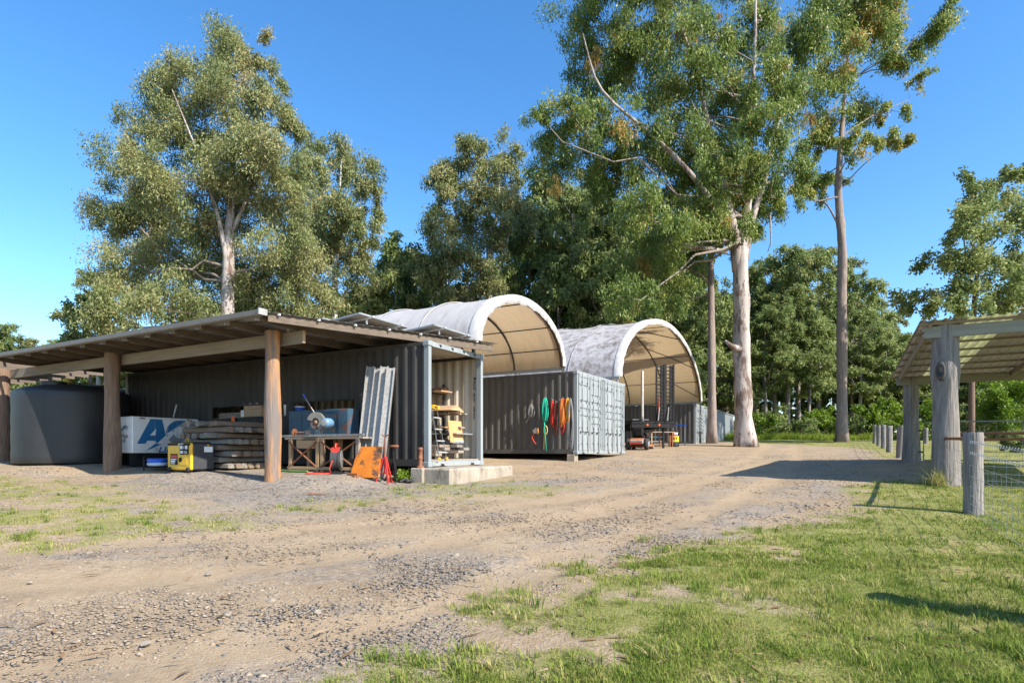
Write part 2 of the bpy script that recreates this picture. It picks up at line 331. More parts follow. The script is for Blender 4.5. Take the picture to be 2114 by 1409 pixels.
def ground_mat():
    m = bpy.data.materials.new('ground'); m.use_nodes = True; nt = m.node_tree; N = nt.nodes; L = nt.links; p = N['Principled BSDF']
    p.inputs['Roughness'].default_value = .95; p.inputs['Specular IOR Level'].default_value = .15
    tc = N.new('ShaderNodeTexCoord')
    def noise(s, d=6, r=.6):
        n = N.new('ShaderNodeTexNoise'); n.inputs['Scale'].default_value = s; n.inputs['Detail'].default_value = d; n.inputs['Roughness'].default_value = r; L.new(tc.outputs['Object'], n.inputs['Vector']); return n.outputs[0]
    def ramp(src, *st):
        r = N.new('ShaderNodeValToRGB')
        while len(r.color_ramp.elements) < len(st): r.color_ramp.elements.new(.5)
        for e, (q, c) in zip(r.color_ramp.elements, st): e.position = q; e.color = (*c, 1)
        L.new(src, r.inputs[0]); return r.outputs[0]
    def mix(f, a, b):
        x = N.new('ShaderNodeMixRGB'); L.new(f, x.inputs[0]); L.new(a, x.inputs[1]); L.new(b, x.inputs[2]); return x.outputs[0]
    def attr(n):
        a = N.new('ShaderNodeAttribute'); a.attribute_name = n; return a.outputs['Fac']
    def math_(op, a, b):
        x = N.new('ShaderNodeMath'); x.operation = op
        for i, s in enumerate((a, b)):
            if isinstance(s, (int, float)): x.inputs[i].default_value = s
            else: L.new(s, x.inputs[i])
        return x.outputs[0]
    dirt = ramp(noise(.9, 8), (.3, (.235, .166, .10)), (.5, (.322, .235, .143)), (.72, (.395, .30, .192)))
    v = N.new('ShaderNodeTexVoronoi'); v.inputs['Scale'].default_value = 28; L.new(tc.outputs['Object'], v.inputs['Vector'])
    v2 = N.new('ShaderNodeTexVoronoi'); v2.inputs['Scale'].default_value = 28; v2.feature = 'DISTANCE_TO_EDGE'; L.new(tc.outputs['Object'], v2.inputs['Vector'])
    sep = N.new('ShaderNodeSeparateColor'); L.new(v.outputs['Color'], sep.inputs[0])
    stone = ramp(sep.outputs[0], (0, (.13, .12, .108)), (.5, (.21, .19, .17)), (1, (.31, .275, .23)))
    tanst = ramp(sep.outputs[0], (0, (.18, .14, .10)), (.5, (.27, .21, .15)), (1, (.37, .3, .225)))
    sf = ramp(math_('ADD', math_('MULTIPLY', attr('grey'), .40), math_('MULTIPLY', noise(2.2, 8), .75)), (.46, (0, 0, 0)), (.80, (1, 1, 1)))
    sepf = N.new('ShaderNodeRGBToBW'); L.new(sf, sepf.inputs[0])
    c = mix(math_('MULTIPLY', noise(7, 5), .8), dirt, tanst)
    packed = ramp(noise(3.5, 8), (.3, (.30, .217, .133)), (.7, (.40, .303, .197)))
    c = mix(math_('MULTIPLY', sepf.outputs[0], .85), c, stone); c = mix(math_('MULTIPLY', attr('track'), .5), c, packed)
    gcol = ramp(noise(1.1, 8, .7), (.3, (.125, .145, .04)), (.48, (.20, .20, .06)), (.62, (.275, .24, .095)), (.75, (.34, .275, .14)))
    gf = ramp(math_('ADD', attr('grass'), math_('MULTIPLY', math_('SUBTRACT', noise(9, 6), .5), .7)), (.25, (0, 0, 0)), (.95, (1, 1, 1)))
    gb = N.new('ShaderNodeRGBToBW'); L.new(gf, gb.inputs[0])
    c = mix(gb.outputs[0], c, gcol); L.new(c, p.inputs['Base Color'])
    b = N.new('ShaderNodeBump'); b.inputs['Strength'].default_value = .7; b.inputs['Distance'].default_value = .02
    h = math_('ADD', math_('MULTIPLY', v2.outputs[0], 2.2), math_('ADD', noise(60, 6), math_('MULTIPLY', noise(14, 6), .8)))
    h = math_('ADD', math_('MULTIPLY', v2.outputs[0], .5), math_('ADD', noise(70, 8), math_('MULTIPLY', noise(22, 8), .7))); L.new(h, b.inputs['Height']); L.new(b.outputs[0], p.inputs['Normal']); return m
tag(obj('ground', gm, ground_mat()), kind='structure')

# ---- loose gravel: thousands of small stones on the drive
def tint_mat(name, stops, rough=.9, trans=0, spec=.2):
    m = bpy.data.materials.new(name); m.use_nodes = True; nt = m.node_tree; N = nt.nodes; L = nt.links; p = N['Principled BSDF']
    p.inputs['Roughness'].default_value = rough; p.inputs['Specular IOR Level'].default_value = spec
    a = N.new('ShaderNodeAttribute'); a.attribute_name = 'tint'; r = N.new('ShaderNodeValToRGB')
    while len(r.color_ramp.elements) < len(stops): r.color_ramp.elements.new(.5)
    for e, (q, c) in zip(r.color_ramp.elements, stops): e.position = q; e.color = (*c, 1)
    L.new(a.outputs['Fac'], r.inputs[0]); L.new(r.outputs[0], p.inputs['Base Color'])
    if trans:
        t = N.new('ShaderNodeBsdfTranslucent'); L.new(r.outputs[0], t.inputs[0]); ms = N.new('ShaderNodeMixShader'); ms.inputs[0].default_value = trans
        L.new(p.outputs[0], ms.inputs[1]); L.new(t.outputs[0], ms.inputs[2]); L.new(ms.outputs[0], N['Material Output'].inputs[0])
    return m
def face_tint(me, arr):
    at = me.attributes.new('tint', 'FLOAT', 'FACE'); at.data.foreach_set('value', np.ascontiguousarray(arr, np.float32))
def in_view(x, y, m=1.08):
    return np.abs(x / np.maximum(y, .1)) < (1057 / F) * m + .25 / np.maximum(y, .3)
def scatter(n, y0, y1, power):
    y = y0 * (y1 / y0) ** (rng.random(n) ** power); x = (rng.random(n) * 2 - 1) * (y * .93 + .3); return x, y
STONEM = tint_mat('gravel_stone', [(0, (.10, .092, .085)), (.35, (.165, .148, .13)), (.6, (.225, .185, .145)), (.85, (.27, .21, .15)), (1, (.33, .27, .205))])
def stones(n, y0, y1, smin, smax, power=1.0, pw=4):
    x, y = scatter(n, y0, y1, power); g, gr = masks(x, y)
    lx, ly = FA.loc(x, y); ok = (rng.random(n) > g * 1.3) & (rng.random(n) > .68 * tracks(x, y)) & (rng.random(n) < .42 + .40 * gr + .25 * ss(.40, .75, vnoise(x * .5 + y * .15, y, .6, 31))) & ~((lx > .0) & (ly < 1.6))
    bx, by = FB.loc(x, y); ok &= ~((bx > -.2) & (by < .2))
    x, y, gr = x[ok], y[ok], gr[ok]; n = len(x); s = smin + (smax - smin) * rng.random(n) ** pw
    base = np.array([(1, 0, 0), (0, 1, 0), (-1, 0, 0), (0, -1, 0), (0, 0, 1), (0, 0, -1), ], float)
    V = base[None] * (.6 + .8 * rng.random((n, 6, 1))) + rng.normal(0, .22, (n, 6, 3)); V[:, :, 2] *= .32
    a = rng.random(n) * 6.28; ca, sa = np.cos(a), np.sin(a); vx = V[:, :, 0] * ca[:, None] - V[:, :, 1] * sa[:, None]; vy = V[:, :, 0] * sa[:, None] + V[:, :, 1] * ca[:, None]
    V = np.stack([vx, vy, V[:, :, 2]], -1) * s[:, None, None]
    V += np.stack([x, y, ground(x, y) - .022 * tracks(x, y) + .05 * s], -1)[:, None, :]
    T = np.array([(0, 1, 4), (1, 2, 4), (2, 3, 4), (3, 0, 4), (1, 0, 5), (2, 1, 5), (3, 2, 5), (0, 3, 5)])
    t = np.clip(.70 - .38 * gr + rng.normal(0, .2, n), 0, 1)
    return V.reshape(-1, 3), (np.arange(n)[:, None, None] * 6 + T[None]).reshape(-1, 3), np.repeat(t, 8)
sets = [stones(105000, 2.6, 8.5, .0055, .021, pw=2.4), stones(6000, 2.6, 8, .014, .032, pw=2), stones(52000, 8, 26, .010, .034, pw=2.5)]
off = 0; Vs, Ts, Ti = [], [], []
for V, T, t in sets: Vs.append(V); Ts.append(T + off); Ti.append(t); off += len(V)
me = np_mesh('gravel', np.concatenate(Vs), np.concatenate(Ts), 3); face_tint(me, np.concatenate(Ti))
tag(obj('gravel', me, STONEM), 'loose grey and tan gravel stones scattered over the dirt drive', 'gravel', kind='stuff')

# ---- grass blades
GRASSM = tint_mat('grass_blade', [(0, (.09, .15, .02)), (.3, (.17, .24, .035)), (.55, (.27, .31, .06)), (.78, (.38, .35, .12)), (1, (.48, .39, .2))], .75, .4)
def blades(x, y, h, w, tint, lean=.5):
    n = len(x); a = rng.random(n) * 6.28; d = np.stack([np.cos(a), np.sin(a)], -1); ln = rng.random(n) * lean * 1.4 + .1
    z = ground(x, y); sx = np.stack([-d[:, 1], d[:, 0]], -1) * w[:, None] * .5
    V = np.zeros((n, 5, 3)); b = np.stack([x, y], -1); hz = h / np.sqrt(1 + ln ** 2)
    V[:, 0, :2] = b - sx; V[:, 1, :2] = b + sx; V[:, 2, :2] = b + d * (h * ln * .35)[:, None] + sx * .8; V[:, 3, :2] = b + d * (h * ln * .35)[:, None] - sx * .8; V[:, 4, :2] = b + d * (h * ln)[:, None]
    V[:, 0, 2] = V[:, 1, 2] = z - .008; V[:, 2, 2] = V[:, 3, 2] = z + hz * .6; V[:, 4, 2] = z + hz
    T = np.array([(0, 1, 2), (0, 2, 3), (3, 2, 4)])
    return V.reshape(-1, 3), (np.arange(n)[:, None, None] * 5 + T[None]).reshape(-1, 3), np.repeat(tint, 3)
def lawn(n, y0, y1, h0, w0, power=1.0):
    x, y = scatter(n, y0, y1, power); g, _ = masks(x, y); lx, ly = FA.loc(x, y)
    cl = vnoise(x, y, .16, 41) * .5 + vnoise(x, y, .5, 42) * .5
    ok = (rng.random(n) < g ** np.where((y > 6.5) & (x < 2.4), .8, 1.5) * (.35 + 1.1 * cl)) & (g > .22) & ~((lx > 0) & (ly < .1))
    x, y, cl, g = x[ok], y[ok], cl[ok], g[ok]; n = len(x)
    left = x < -1.5 + 0 * x
    h = h0 * (.45 + .9 * cl) * (.6 + .7 * rng.random(n)) * (.55 + .45 * g); h = np.where((y > 6.5) & (x < 2.4), h * .75, h)
    t = np.clip(.38 + .35 * (vnoise(x, y, .7, 43) - .4) + .35 * (vnoise(x, y, .12, 44) - .4) + rng.normal(0, .2, n) + .3 * (1 - g) + np.where((y > 6.5) & (x < 2.4), .18, 0), 0, 1)
    return blades(x, y, h, np.full(n, w0) * (.7 + .6 * rng.random(n)), t, .9)
sets = [lawn(210000, 2.6, 6.0, .040, .0045), lawn(190000, 5.5, 13, .04, .009), lawn(50000, 12, 45, .045, .026)]
tx, ty = scatter(1500, 2.7, 14, 1.0); tg, _ = masks(tx, ty); kp = tg > .35; tx, ty = tx[kp], ty[kp]                # coarser tufts
tn = 26; bx_ = np.repeat(tx, tn) + rng.normal(0, .035, len(tx) * tn); by_ = np.repeat(ty, tn) + rng.normal(0, .035, len(tx) * tn); th = np.repeat(.045 + .06 * rng.random(len(tx)), tn) * (.6 + .6 * rng.random(len(bx_)))
sets.append(blades(bx_, by_, th, np.full(len(bx_), .007), np.clip(np.repeat(rng.normal(.4, .25, len(tx)), tn) + rng.normal(0, .15, len(bx_)), 0, 1), 1.0))
off = 0; Vs, Ts, Ti = [], [], []
for V, T, t in sets: Vs.append(V); Ts.append(T + off); Ti.append(t); off += len(V)
me = np_mesh('lawn_grass', np.concatenate(Vs), np.concatenate(Ts), 3); face_tint(me, np.concatenate(Ti))
tag(obj('lawn_grass', me, GRASSM), 'short patchy green and straw lawn grass beside the dirt drive', 'grass', kind='stuff')
LITM = tint_mat('leaf_litter', [(0, (.09, .055, .03)), (.5, (.2, .12, .06)), (1, (.34, .25, .15))], .8)
lx_, ly_ = scatter(5200, 3, 44, .9); kp = (rng.random(5200) < .18 + .8 * np.exp(-((lx_ - 13.2) ** 2 + (ly_ - 33.5) ** 2) / 60.) + .5 * (np.abs(FA.loc(lx_, ly_)[1] - 3.2) < 1.4)) & ~((FA.loc(lx_, ly_)[0] > 0) & (FA.loc(lx_, ly_)[1] < 2)); lx_, ly_ = lx_[kp], ly_[kp]; n = len(lx_)
a = rng.random(n) * 6.28; L_ = .03 + .07 * rng.random(n); W_ = .006 + .008 * rng.random(n); z = ground(lx_, ly_) + .012; dx_, dy_ = np.cos(a), np.sin(a)
V = np.stack([np.stack([lx_ - dx_ * L_, ly_ - dy_ * L_, z], -1), np.stack([lx_ - dy_ * W_, ly_ + dx_ * W_, z + .008], -1), np.stack([lx_ + dx_ * L_, ly_ + dy_ * L_, z + .015 * rng.random(n)], -1), np.stack([lx_ + dy_ * W_, ly_ - dx_ * W_, z + .004], -1)], 1).reshape(-1, 3)
me = np_mesh('leaf_litter', V, np.arange(len(V)).reshape(-1, 4), 4); face_tint(me, rng.random(n)); tag(obj('leaf_litter', me, LITM), 'dry brown gum leaves and bark bits littering the drive', 'leaf litter', kind='stuff')
TALLM = tint_mat('tall_grass_blade', [(0, (.10, .17, .015)), (.5, (.22, .30, .03)), (1, (.38, .40, .1))], .7, .4)
x = rng.random(16000) * 24 + 9.5; y = 46.5 + rng.random(16000) ** 1.5 * 7
x2 = rng.random(2500) * 30 - 46; y2 = 26 + rng.random(2500) * 10
x = np.concatenate([x, x2]); y = np.concatenate([y, y2]); n = len(x)
V, T, t = blades(x, y, .35 + .75 * rng.random(n) * vnoise(x, y, 1.5, 51), np.full(n, .03), np.clip(rng.normal(.5, .22, n), 0, 1), .55)
me = np_mesh('tall_grass', V, T, 3); face_tint(me, t)
tag(obj('tall_grass', me, TALLM), 'tall bright green grass at the forest edge past the drive', 'grass', kind='stuff')
# ---------------------------------------------------------------- trees
BARKG = mat('gum_bark', (.40, .355, .325), (.26, .215, .19), 1.3, .85, .8, stretch=(1.6, 1.6, .5), c3=(.13, .085, .065), s3=1.2, t3=.50, w3=.06, bscale=4, contrast=(.38, .62))
BARKF = mat('forest_bark', (.27, .24, .21), (.17, .145, .125), 2, .9, .3, stretch=(2, 2, .5))
TWIG = mat('branch_bark', (.26, .22, .185), (.17, .135, .11), 2, .9, .2)
BARKP = mat('pale_gum_bark', (.50, .48, .45), (.36, .34, .32), 2, .8, .2, stretch=(2, 2, .5))
BARKB = mat('ironbark', (.27, .21, .18), (.17, .13, .115), 4, .9, .7, stretch=(3.5, 3.5, .45), c3=(.34, .29, .25), s3=3, t3=.56, bscale=6)
BARKR = mat('red_brown_bark', (.17, .10, .07), (.12, .08, .06), 4, .9, .5, stretch=(3, 3, .6))
LEAF = {
 'olive': tint_mat('olive_leaf', [(0, (.11, .15, .055)), (.35, (.20, .24, .085)), (.62, (.30, .315, .125)), (.85, (.39, .37, .17)), (1, (.40, .33, .16))], .5, .42, .4),
 'gum': tint_mat('gum_leaf', [(0, (.085, .14, .03)), (.4, (.165, .235, .05)), (.7, (.27, .32, .075)), (.93, (.38, .38, .11)), (1, (.45, .24, .06))], .48, .42, .4),
 'dark': tint_mat('dark_leaf', [(0, (.135, .19, .06)), (.5, (.25, .31, .10)), (.85, (.36, .39, .14)), (1, (.41, .39, .17))], .5, .42, .3),
 'mid': tint_mat('mid_leaf', [(0, (.12, .175, .055)), (.5, (.225, .28, .09)), (.85, (.34, .365, .135)), (1, (.39, .36, .16))], .5, .42, .3),
 'lime': tint_mat('lime_leaf', [(0, (.07, .14, .012)), (.5, (.17, .27, .02)), (1, (.34, .42, .04))], .5, .4, .4),
 'straw': tint_mat('mistletoe_leaf', [(0, (.10, .085, .02)), (.5, (.20, .15, .03)), (1, (.30, .15, .04))], .6, .3, .3)}
def leaf_mesh(name, clumps, dens, L0, W0, droop=.8, spray=.34, sprays=1.0, tb=.45, tv=.16):
    Vs, Ti, twigs = [], [], []
    for c, r in clumps:
        r = np.array(r, float); area = (r[0] * r[2] + r[0] * r[1] + r[1] * r[2]) / 3
        ns = max(6, int(7.5 * area * sprays)); d = rng.normal(0, 1, (ns, 3)); d /= np.linalg.norm(d, axis=1)[:, None]
        sc = np.array(c) + d * r * (rng.random(ns)[:, None] ** .5) * 1.12; m = max(8, int(dens * area * 4 / ns)); st = tb + rng.normal(0, tv, ns)
        for q in range(0, ns, 2): twigs.append((np.array(c), sc[q]))
        sg = spray * (.6 + .5 * rng.random(ns)) * min(1.2, max(.6, float(r.min())))
        hang = d * .55 + rng.normal(0, .35, (ns, 3)); hang[:, 2] -= .55 * droop; hang /= np.linalg.norm(hang, axis=1)[:, None]; hl = spray * (1.4 + 1.8 * rng.random(ns)) * min(1.2, max(.6, float(r.min())))
        p = sc[:, None, :] + hang[:, None, :] * (hl[:, None] * (rng.random((ns, m)) - .25))[:, :, None] + np.clip(rng.normal(0, 1, (ns, m, 3)), -1.8, 1.8) * (sg * .62)[:, None, None]
        p = p.reshape(-1, 3); n = len(p); dd = rng.normal(0, .55, (n, 3)); dd[:, 2] -= droop; dd /= np.linalg.norm(dd, axis=1)[:, None]
        w = np.cross(dd, rng.normal(0, 1, (n, 3))); w /= np.linalg.norm(w, axis=1)[:, None] + 1e-9
        Ln = (L0 * (.65 + .7 * rng.random(n)))[:, None]; Wn = (W0 * (.7 + .6 * rng.random(n)))[:, None]
        bend = np.cross(dd, w) * Ln * .12
        Vs.append(np.stack([p, p + dd * Ln * .45 + w * Wn + bend, p + dd * Ln, p + dd * Ln * .45 - w * Wn + bend], 1).reshape(-1, 3))
        Ti.append(np.clip(np.repeat(st, m) + rng.normal(0, .15, n), 0, 1))
    V = np.concatenate(Vs); me = np_mesh(name, V, np.arange(len(V)).reshape(-1, 4), 4); face_tint(me, np.concatenate(Ti)); return me, twigs
def bez(a, b, c, n):
    return [a * (1 - t) ** 2 + b * 2 * t * (1 - t) + c * t * t for t in np.linspace(0, 1, n)]
def limbs(mb, path, rad, clumps, twigs, k=.38, twr=.018, low=.25, seg=7):
    P = np.array([tuple(p) for p in path]); h0, h1 = P[0, 2], P[-1, 2]
    for c, r in clumps:
        c = np.array(c); hd = math.hypot(c[0] - np.interp(c[2], P[:, 2], P[:, 0]), c[1] - np.interp(c[2], P[:, 2], P[:, 1]))
        za = np.clip(c[2] - .75 * hd - .4, h0 + low * (h1 - h0), h1 - .02 * (h1 - h0))
        za = min(za + abs(float(rng.normal(0, .09))) * (h1 - h0), max(za, c[2] + .2), h1)
        a = np.array([np.interp(za, P[:, 2], P[:, i]) for i in range(3)]); ra = float(np.interp(za, P[:, 2], rad))
        mid = a * .5 + c * .5 + np.array([(a[0] - c[0]) * -.12, (a[1] - c[1]) * -.12, -.10 * hd]) + rng.normal(0, .05 * (hd + .5), 3)
        pts = bez(a, mid, c, seg); pts = [p + (rng.normal(0, .035 * (hd + .3), 3) if 0 < i < seg - 1 else 0) for i, p in enumerate(pts)]
        r0 = min(ra * .8, .085, .02 + k * ra * min(1, hd / 5 + .25)); mb.tube(pts, list(np.linspace(r0, max(.014, r0 * .25), seg)), 6, cap=False)
    for a, b in twigs:
        m = a * .45 + b * .55 + rng.normal(0, .12, 3); mb.tube([a, m, b], [twr, twr * .7, twr * .35], 3, cap=False)
def trunk_tube(mb, path, rad, n=16, flare=1.28, sub=4):
    P = np.array([tuple(p) for p in path]); t = np.arange(len(P)); tt = np.linspace(0, len(P) - 1, (len(P) - 1) * sub + 1)
    Q = np.stack([np.interp(tt, t, P[:, i]) for i in range(3)], -1)
    if len(P) > 2:
        for _ in range(2): Q[1:-1] = .25 * Q[:-2] + .5 * Q[1:-1] + .25 * Q[2:]
    rd = np.interp(tt, t, rad) * (1 + .05 * np.sin(tt * 5.1) + .03 * np.sin(tt * 11.3)); b = len(mb.v)
    hh = Q[:, 2] - Q[0, 2]; rd = rd * (1 + (flare - 1) * np.exp(-hh / (rad[0] * 1.6)))
    mb.tube([Vector(q) for q in Q], list(rd), n, cap=True)
    for i in range(b, len(mb.v)):                            # lumpy bark
        k = (i - b) % n; row = (i - b) // n; c = Q[row]; v = np.array(mb.v[i]); fl = math.exp(-hh[row] / (rad[0] * 1.6))
        s = 1 + .05 * math.sin(k * 2 * math.pi / n * 3 + row * .7) + .03 * math.sin(k * 5.1 + row * 1.9) + .16 * fl * math.sin(k * 2 * math.pi / n * 5)
        mb.v[i] = tuple(c + (v - c) * s)
def tree_px(name, label, cat, Z, trunk, clumps, leaf, bark, depth, dens=240, L0=.17, W0=.026, base=None, spray=.42, group=None, tb=.45, dscale=1.0, forks=(), low=.3, k=.38, sprays=1.0, extra=None, droop=.8):
    """trunk: (px, py, radius m) upwards; clumps: (px, py, rx px, ry px). Depth of each clump comes from the crown's own roundness."""
    global rng; keep_rng = rng; rng = np.random.default_rng(int(trunk[0][0] * 7 + Z))
    P = [PX(a, b, Z) for a, b, _ in trunk]; rad = [r * (.88 if Z == 34 else 1) for *_, r in trunk]
    o = Vector((P[0].x, Z, gz(P[0].x, Z) - .05)); 
    if P[0].z > o.z + .3: P = [o.copy()] + P; rad = [rad[0] * 1.05] + rad
    else: P[0] = o.copy()
    root = thing(name, label, cat, o, 0, group); cl = []
    for i, (a, b, rx, ry) in enumerate(clumps):
        dy = depth * float(rng.uniform(-1, 1)); q = PX(a, b, Z + dy) - o; kk = (Z + dy) / F
        cl.append((np.array(q), (rx * kk * dscale, rx * kk * dscale, ry * kk * dscale)))
    mb = MB(); mbr = MB(); path = [p - o for p in P]; trunk_tube(mb, path, rad)
    for f in forks:
        fp = [PX(a, b, Z + dz) - o for a, b, dz, _ in f]; fp = [p_ if i_ == 0 else p_ + Vector(rng.normal(0, .22, 3)) for i_, p_ in enumerate(fp)]; trunk_tube(mb, fp, [r * (1 if Z == 34 else .72) for *_, r in f], 10, 1.0)
    me, tw = leaf_mesh('crown', cl, dens, L0, W0, droop=droop, spray=spray, tb=tb, sprays=sprays)
    limbs(mbr, path, rad, cl, tw, k * .7, low=low); tag(mbr.build('branches', TWIG, root, True, fix=False), kind='stuff')
    if extra: extra(mb, o)
    t = mb.build('trunk', bark, root, True, fix=False); c = obj('crown', me, LEAF[leaf], root); rng = keep_rng; return root, cl
big_left = [(460,105,42,46),(530,118,30,42),(370,150,50,44),(430,190,55,42),(520,215,65,42),(590,235,32,52),(310,258,46,54),(400,275,55,45),(562,300,56,48),(265,345,46,46),(345,375,65,54),
  (470,330,55,46),(500,415,75,52),(592,395,45,56),(240,440,42,42),(325,470,74,48),(435,470,55,45),(600,490,55,56),(262,552,52,46),(365,555,75,54),(480,575,75,46),(585,585,72,54),(228,632,44,44),(335,635,75,46),(450,650,78,40),(560,655,78,42)]
tree_px('eucalyptus_tree', 'tall olive gum tree with broad full crown rising behind the timber lean-to shed', 'tree', 31, [(470, 900, .42), (470, 660, .36), (472, 480, .24), (484, 330, .09), (462, 210, .04)], big_left, 'olive', BARKG, 3.6,
        dscale=1.1, spray=.42, dens=800, L0=.18, W0=.029, tb=.55, forks=[[(472, 560, 0, .2), (450, 470, -.4, .15), (400, 330, -.8, .08), (370, 180, -1, .03)], [(478, 480, 0, .16), (520, 390, .4, .11), (560, 270, .6, .05)]])
t2 = [(638,338,42,34),(700,332,46,34),(752,365,36,38),(772,425,22,36),(690,410,46,44),(640,430,36,44),(745,478,30,44),(660,510,46,52),(722,560,44,36),(762,520,20,36),(650,610,46,46),(700,480,36,40),(620,540,30,44)]
tree_px('eucalyptus_tree', 'slender pale-trunked gum tree standing just right of the broad olive gum', 'tree', 42, [(690, 900, .3), (690, 680, .24), (692, 560, .18), (700, 420, .09), (705, 330, .03)], t2, 'olive', BARKP, 2.2, dens=470, L0=.25, W0=.042, tb=.52,
        forks=[[(690, 640, 0, .12), (740, 580, .3, .08), (770, 530, .4, .03)]])
t3 = [(930,345,36,38),(985,325,36,38),(1040,320,30,34),(918,400,34,30),(1000,390,40,36),(1055,385,28,36),(905,470,38,34),(960,460,40,36),(1020,470,36,42),(940,535,44,36),(1078,430,30,40),(880,560,38,34),(1000,560,44,40),(930,600,48,34)]
tree_px('eucalyptus_tree', 'gum tree with forked white trunks standing behind the near white dome', 'tree', 48, [(1008, 900, .4), (1008, 620, .3), (1015, 500, .22), (1030, 420, .12), (1030, 330, .04)], t3, 'olive', BARKP, 2.4, dens=420, L0=.27, W0=.048, tb=.5,
        forks=[[(1008, 600, 0, .2), (1040, 520, .4, .15), (1060, 440, .5, .06)], [(1010, 560, 0, .2), (995, 470, -.3, .13), (960, 380, -.5, .05)], [(968, 640, -1, .18), (970, 570, -1, .13), (950, 530, -1.2, .08), (915, 470, -1.4, .04)]])
gum = [(1210,50,52,60),(1232,145,52,54),(1185,245,50,42),(1125,285,30,28),(1105,228,20,26),(1150,335,42,34),(1250,250,60,52),(1300,95,60,60),(1300,325,60,52),(1232,362,42,36),(1372,45,70,60),(1385,165,60,54),
  (1400,275,70,54),(1340,425,52,46),(1432,375,60,52),(1462,95,60,60),(1482,215,60,54),(1522,315,52,44),(1562,55,70,60),(1582,165,60,54),(1602,268,52,44),(1640,95,52,54),(1655,195,44,44),(1640,338,44,32),(1602,405,52,28),
  (1680,30,44,46),(1385,495,54,44),(1322,540,54,46),(1296,615,52,38),(1365,590,52,44),(1425,470,44,44),(1560,470,30,22),(1545,395,40,30),(1470,455,40,36),(1500,420,44,38),(1450,430,44,40),(1520,465,34,28),(1410,420,46,40),(1565,350,40,36),(1300,-60,100,56),(1450,-70,100,60),(1600,-60,90,56),(1400,-160,120,56),(1550,-150,100,56),(1480,320,40,36)]
def gum_bits(mb, o):                                          # broken stub and a hanging branch
    p = lambda a, b, dz=0: PX(a, b, 34 + dz) - o
    mb.tube([p(1538, 730), p(1524, 720, -.3), p(1510, 714, -.5), p(1497, 703, -.6)], [.26, .2, .14, .07], 9)
    mb.tube([p(1560, 470, 1), p(1590, 440, 1), p(1592, 500, 1), p(1585, 520, 1)], [.03, .05, .04, .02], 5)
_, gcl = tree_px('eucalyptus_tree', 'huge gum with thick pale patchy trunk and broken stub beside the drive', 'tree', 34, [(1540, 921, .60), (1535, 860, .55), (1532, 780, .54), (1531, 700, .53), (1530, 620, .50), (1528, 540, .48), (1532, 500, .34), (1545, 400, .27), (1550, 250, .2), (1560, 80, .1), (1560, -100, .04)], gum, 'gum', BARKG, 4.6,
        dscale=1.06, dens=500, L0=.22, W0=.033, spray=.4, tb=.45, low=.42, k=.34, extra=gum_bits,
        forks=[[(1524, 560, 0, .34), (1508, 480, -.3, .28), (1500, 400, -.5, .22), (1470, 280, -.9, .15), (1420, 130, -1.4, .09), (1390, 0, -1.6, .04)],
               [(1535, 540, .1, .26), (1555, 460, .5, .2), (1590, 350, 1.2, .14), (1625, 200, 1.6, .08), (1650, 60, 2, .04)],
               [(1508, 480, -.3, .2), (1440, 400, -1.5, .14), (1340, 300, -2.5, .10), (1240, 190, -3, .06), (1210, 60, -3, .03)],
               [(1500, 520, -.2, .14), (1420, 500, -1.6, .1), (1340, 530, -2.4, .06)]], droop=1.0)
gum_root = _
me, _t = leaf_mesh('mistletoe', [(np.array(PX(a, b, 34 + dz) - gum_root.location), (r, r, r * 2.2)) for a, b, dz, r in ((1225, 120, -2, .5), (1218, 240, -2, .35), (1240, 330, -1, .3), (1665, 215, 1, .5), (1480, 55, -1, .4), (1325, 560, -2, .4), (1290, 640, -2, .45), (1390, 60, -1, .35), (1145, 380, -2.4, .35), (1520, 340, -1, .3))], 420, .3, .014, droop=2.2, spray=.3, tb=.5)
obj('mistletoe', me, LEAF['straw'], gum_root)
slim = [(1800,60,58,42),(1850,108,40,32),(1930,48,34,30),(1742,138,48,42),(1782,215,30,36),(1700,248,36,34),(1842,228,26,18),(1832,285,46,15),(1690,375,42,24),(1902,158,16,16),(1752,30,52,44),(1722,-60,62,50),(1832,-40,60,44),(1760,290,24,26),(1960,5,20,20),(1655,395,26,18),(1700,300,30,20)]
tree_px('eucalyptus_tree', 'slim straight gum with tall bare trunk standing past the drive beside the fence', 'tree', 41.7, [(1738, 913, .36), (1739, 800, .34), (1737, 640, .32), (1740, 520, .29), (1735, 460, .27), (1730, 400, .24), (1735, 300, .18), (1745, 180, .12), (1760, 0, .05)], slim, 'gum', BARKB, 2.6, dens=460, L0=.25, W0=.042, tb=.62, low=.52, k=.3,
        forks=[[(1733, 470, 0, .09), (1715, 415, 0, .08), (1690, 412, 0, .06), (1650, 395, 0, .03)], [(1740, 385, 0, .06), (1790, 330, 0, .05), (1840, 305, 0, .02)]])
sl2 = [(1470,470,40,38),(1435,505,36,26),(1402,560,44,26),(1482,400,42,34),(1420,455,36,28),(1500,500,24,30),(1395,610,30,22),(1485,330,36,36)]
tree_px('eucalyptus_tree', 'slim gum with red-brown base standing against the grey sheet shed', 'tree', 38.6, [(1470, 915, .30), (1470, 800, .26), (1468, 650, .22), (1468, 520, .17), (1475, 420, .1), (1480, 330, .04)], sl2, 'mid', BARKB, 1.8, dens=460, L0=.24, W0=.042, low=.5, k=.34,
        forks=[[(1468, 585, 0, .09), (1430, 562, -.3, .07), (1385, 570, -.6, .03)]])
rt = [(2030,398,44,32),(2080,372,40,26),(2000,465,52,40),(2090,462,50,40),(1955,535,48,30),(2040,555,56,32),(1902,612,40,26),(1980,618,54,30),(2090,620,52,32),(2115,540,34,44),(2140,420,40,40),(2150,600,50,40),(1870,625,20,18)]
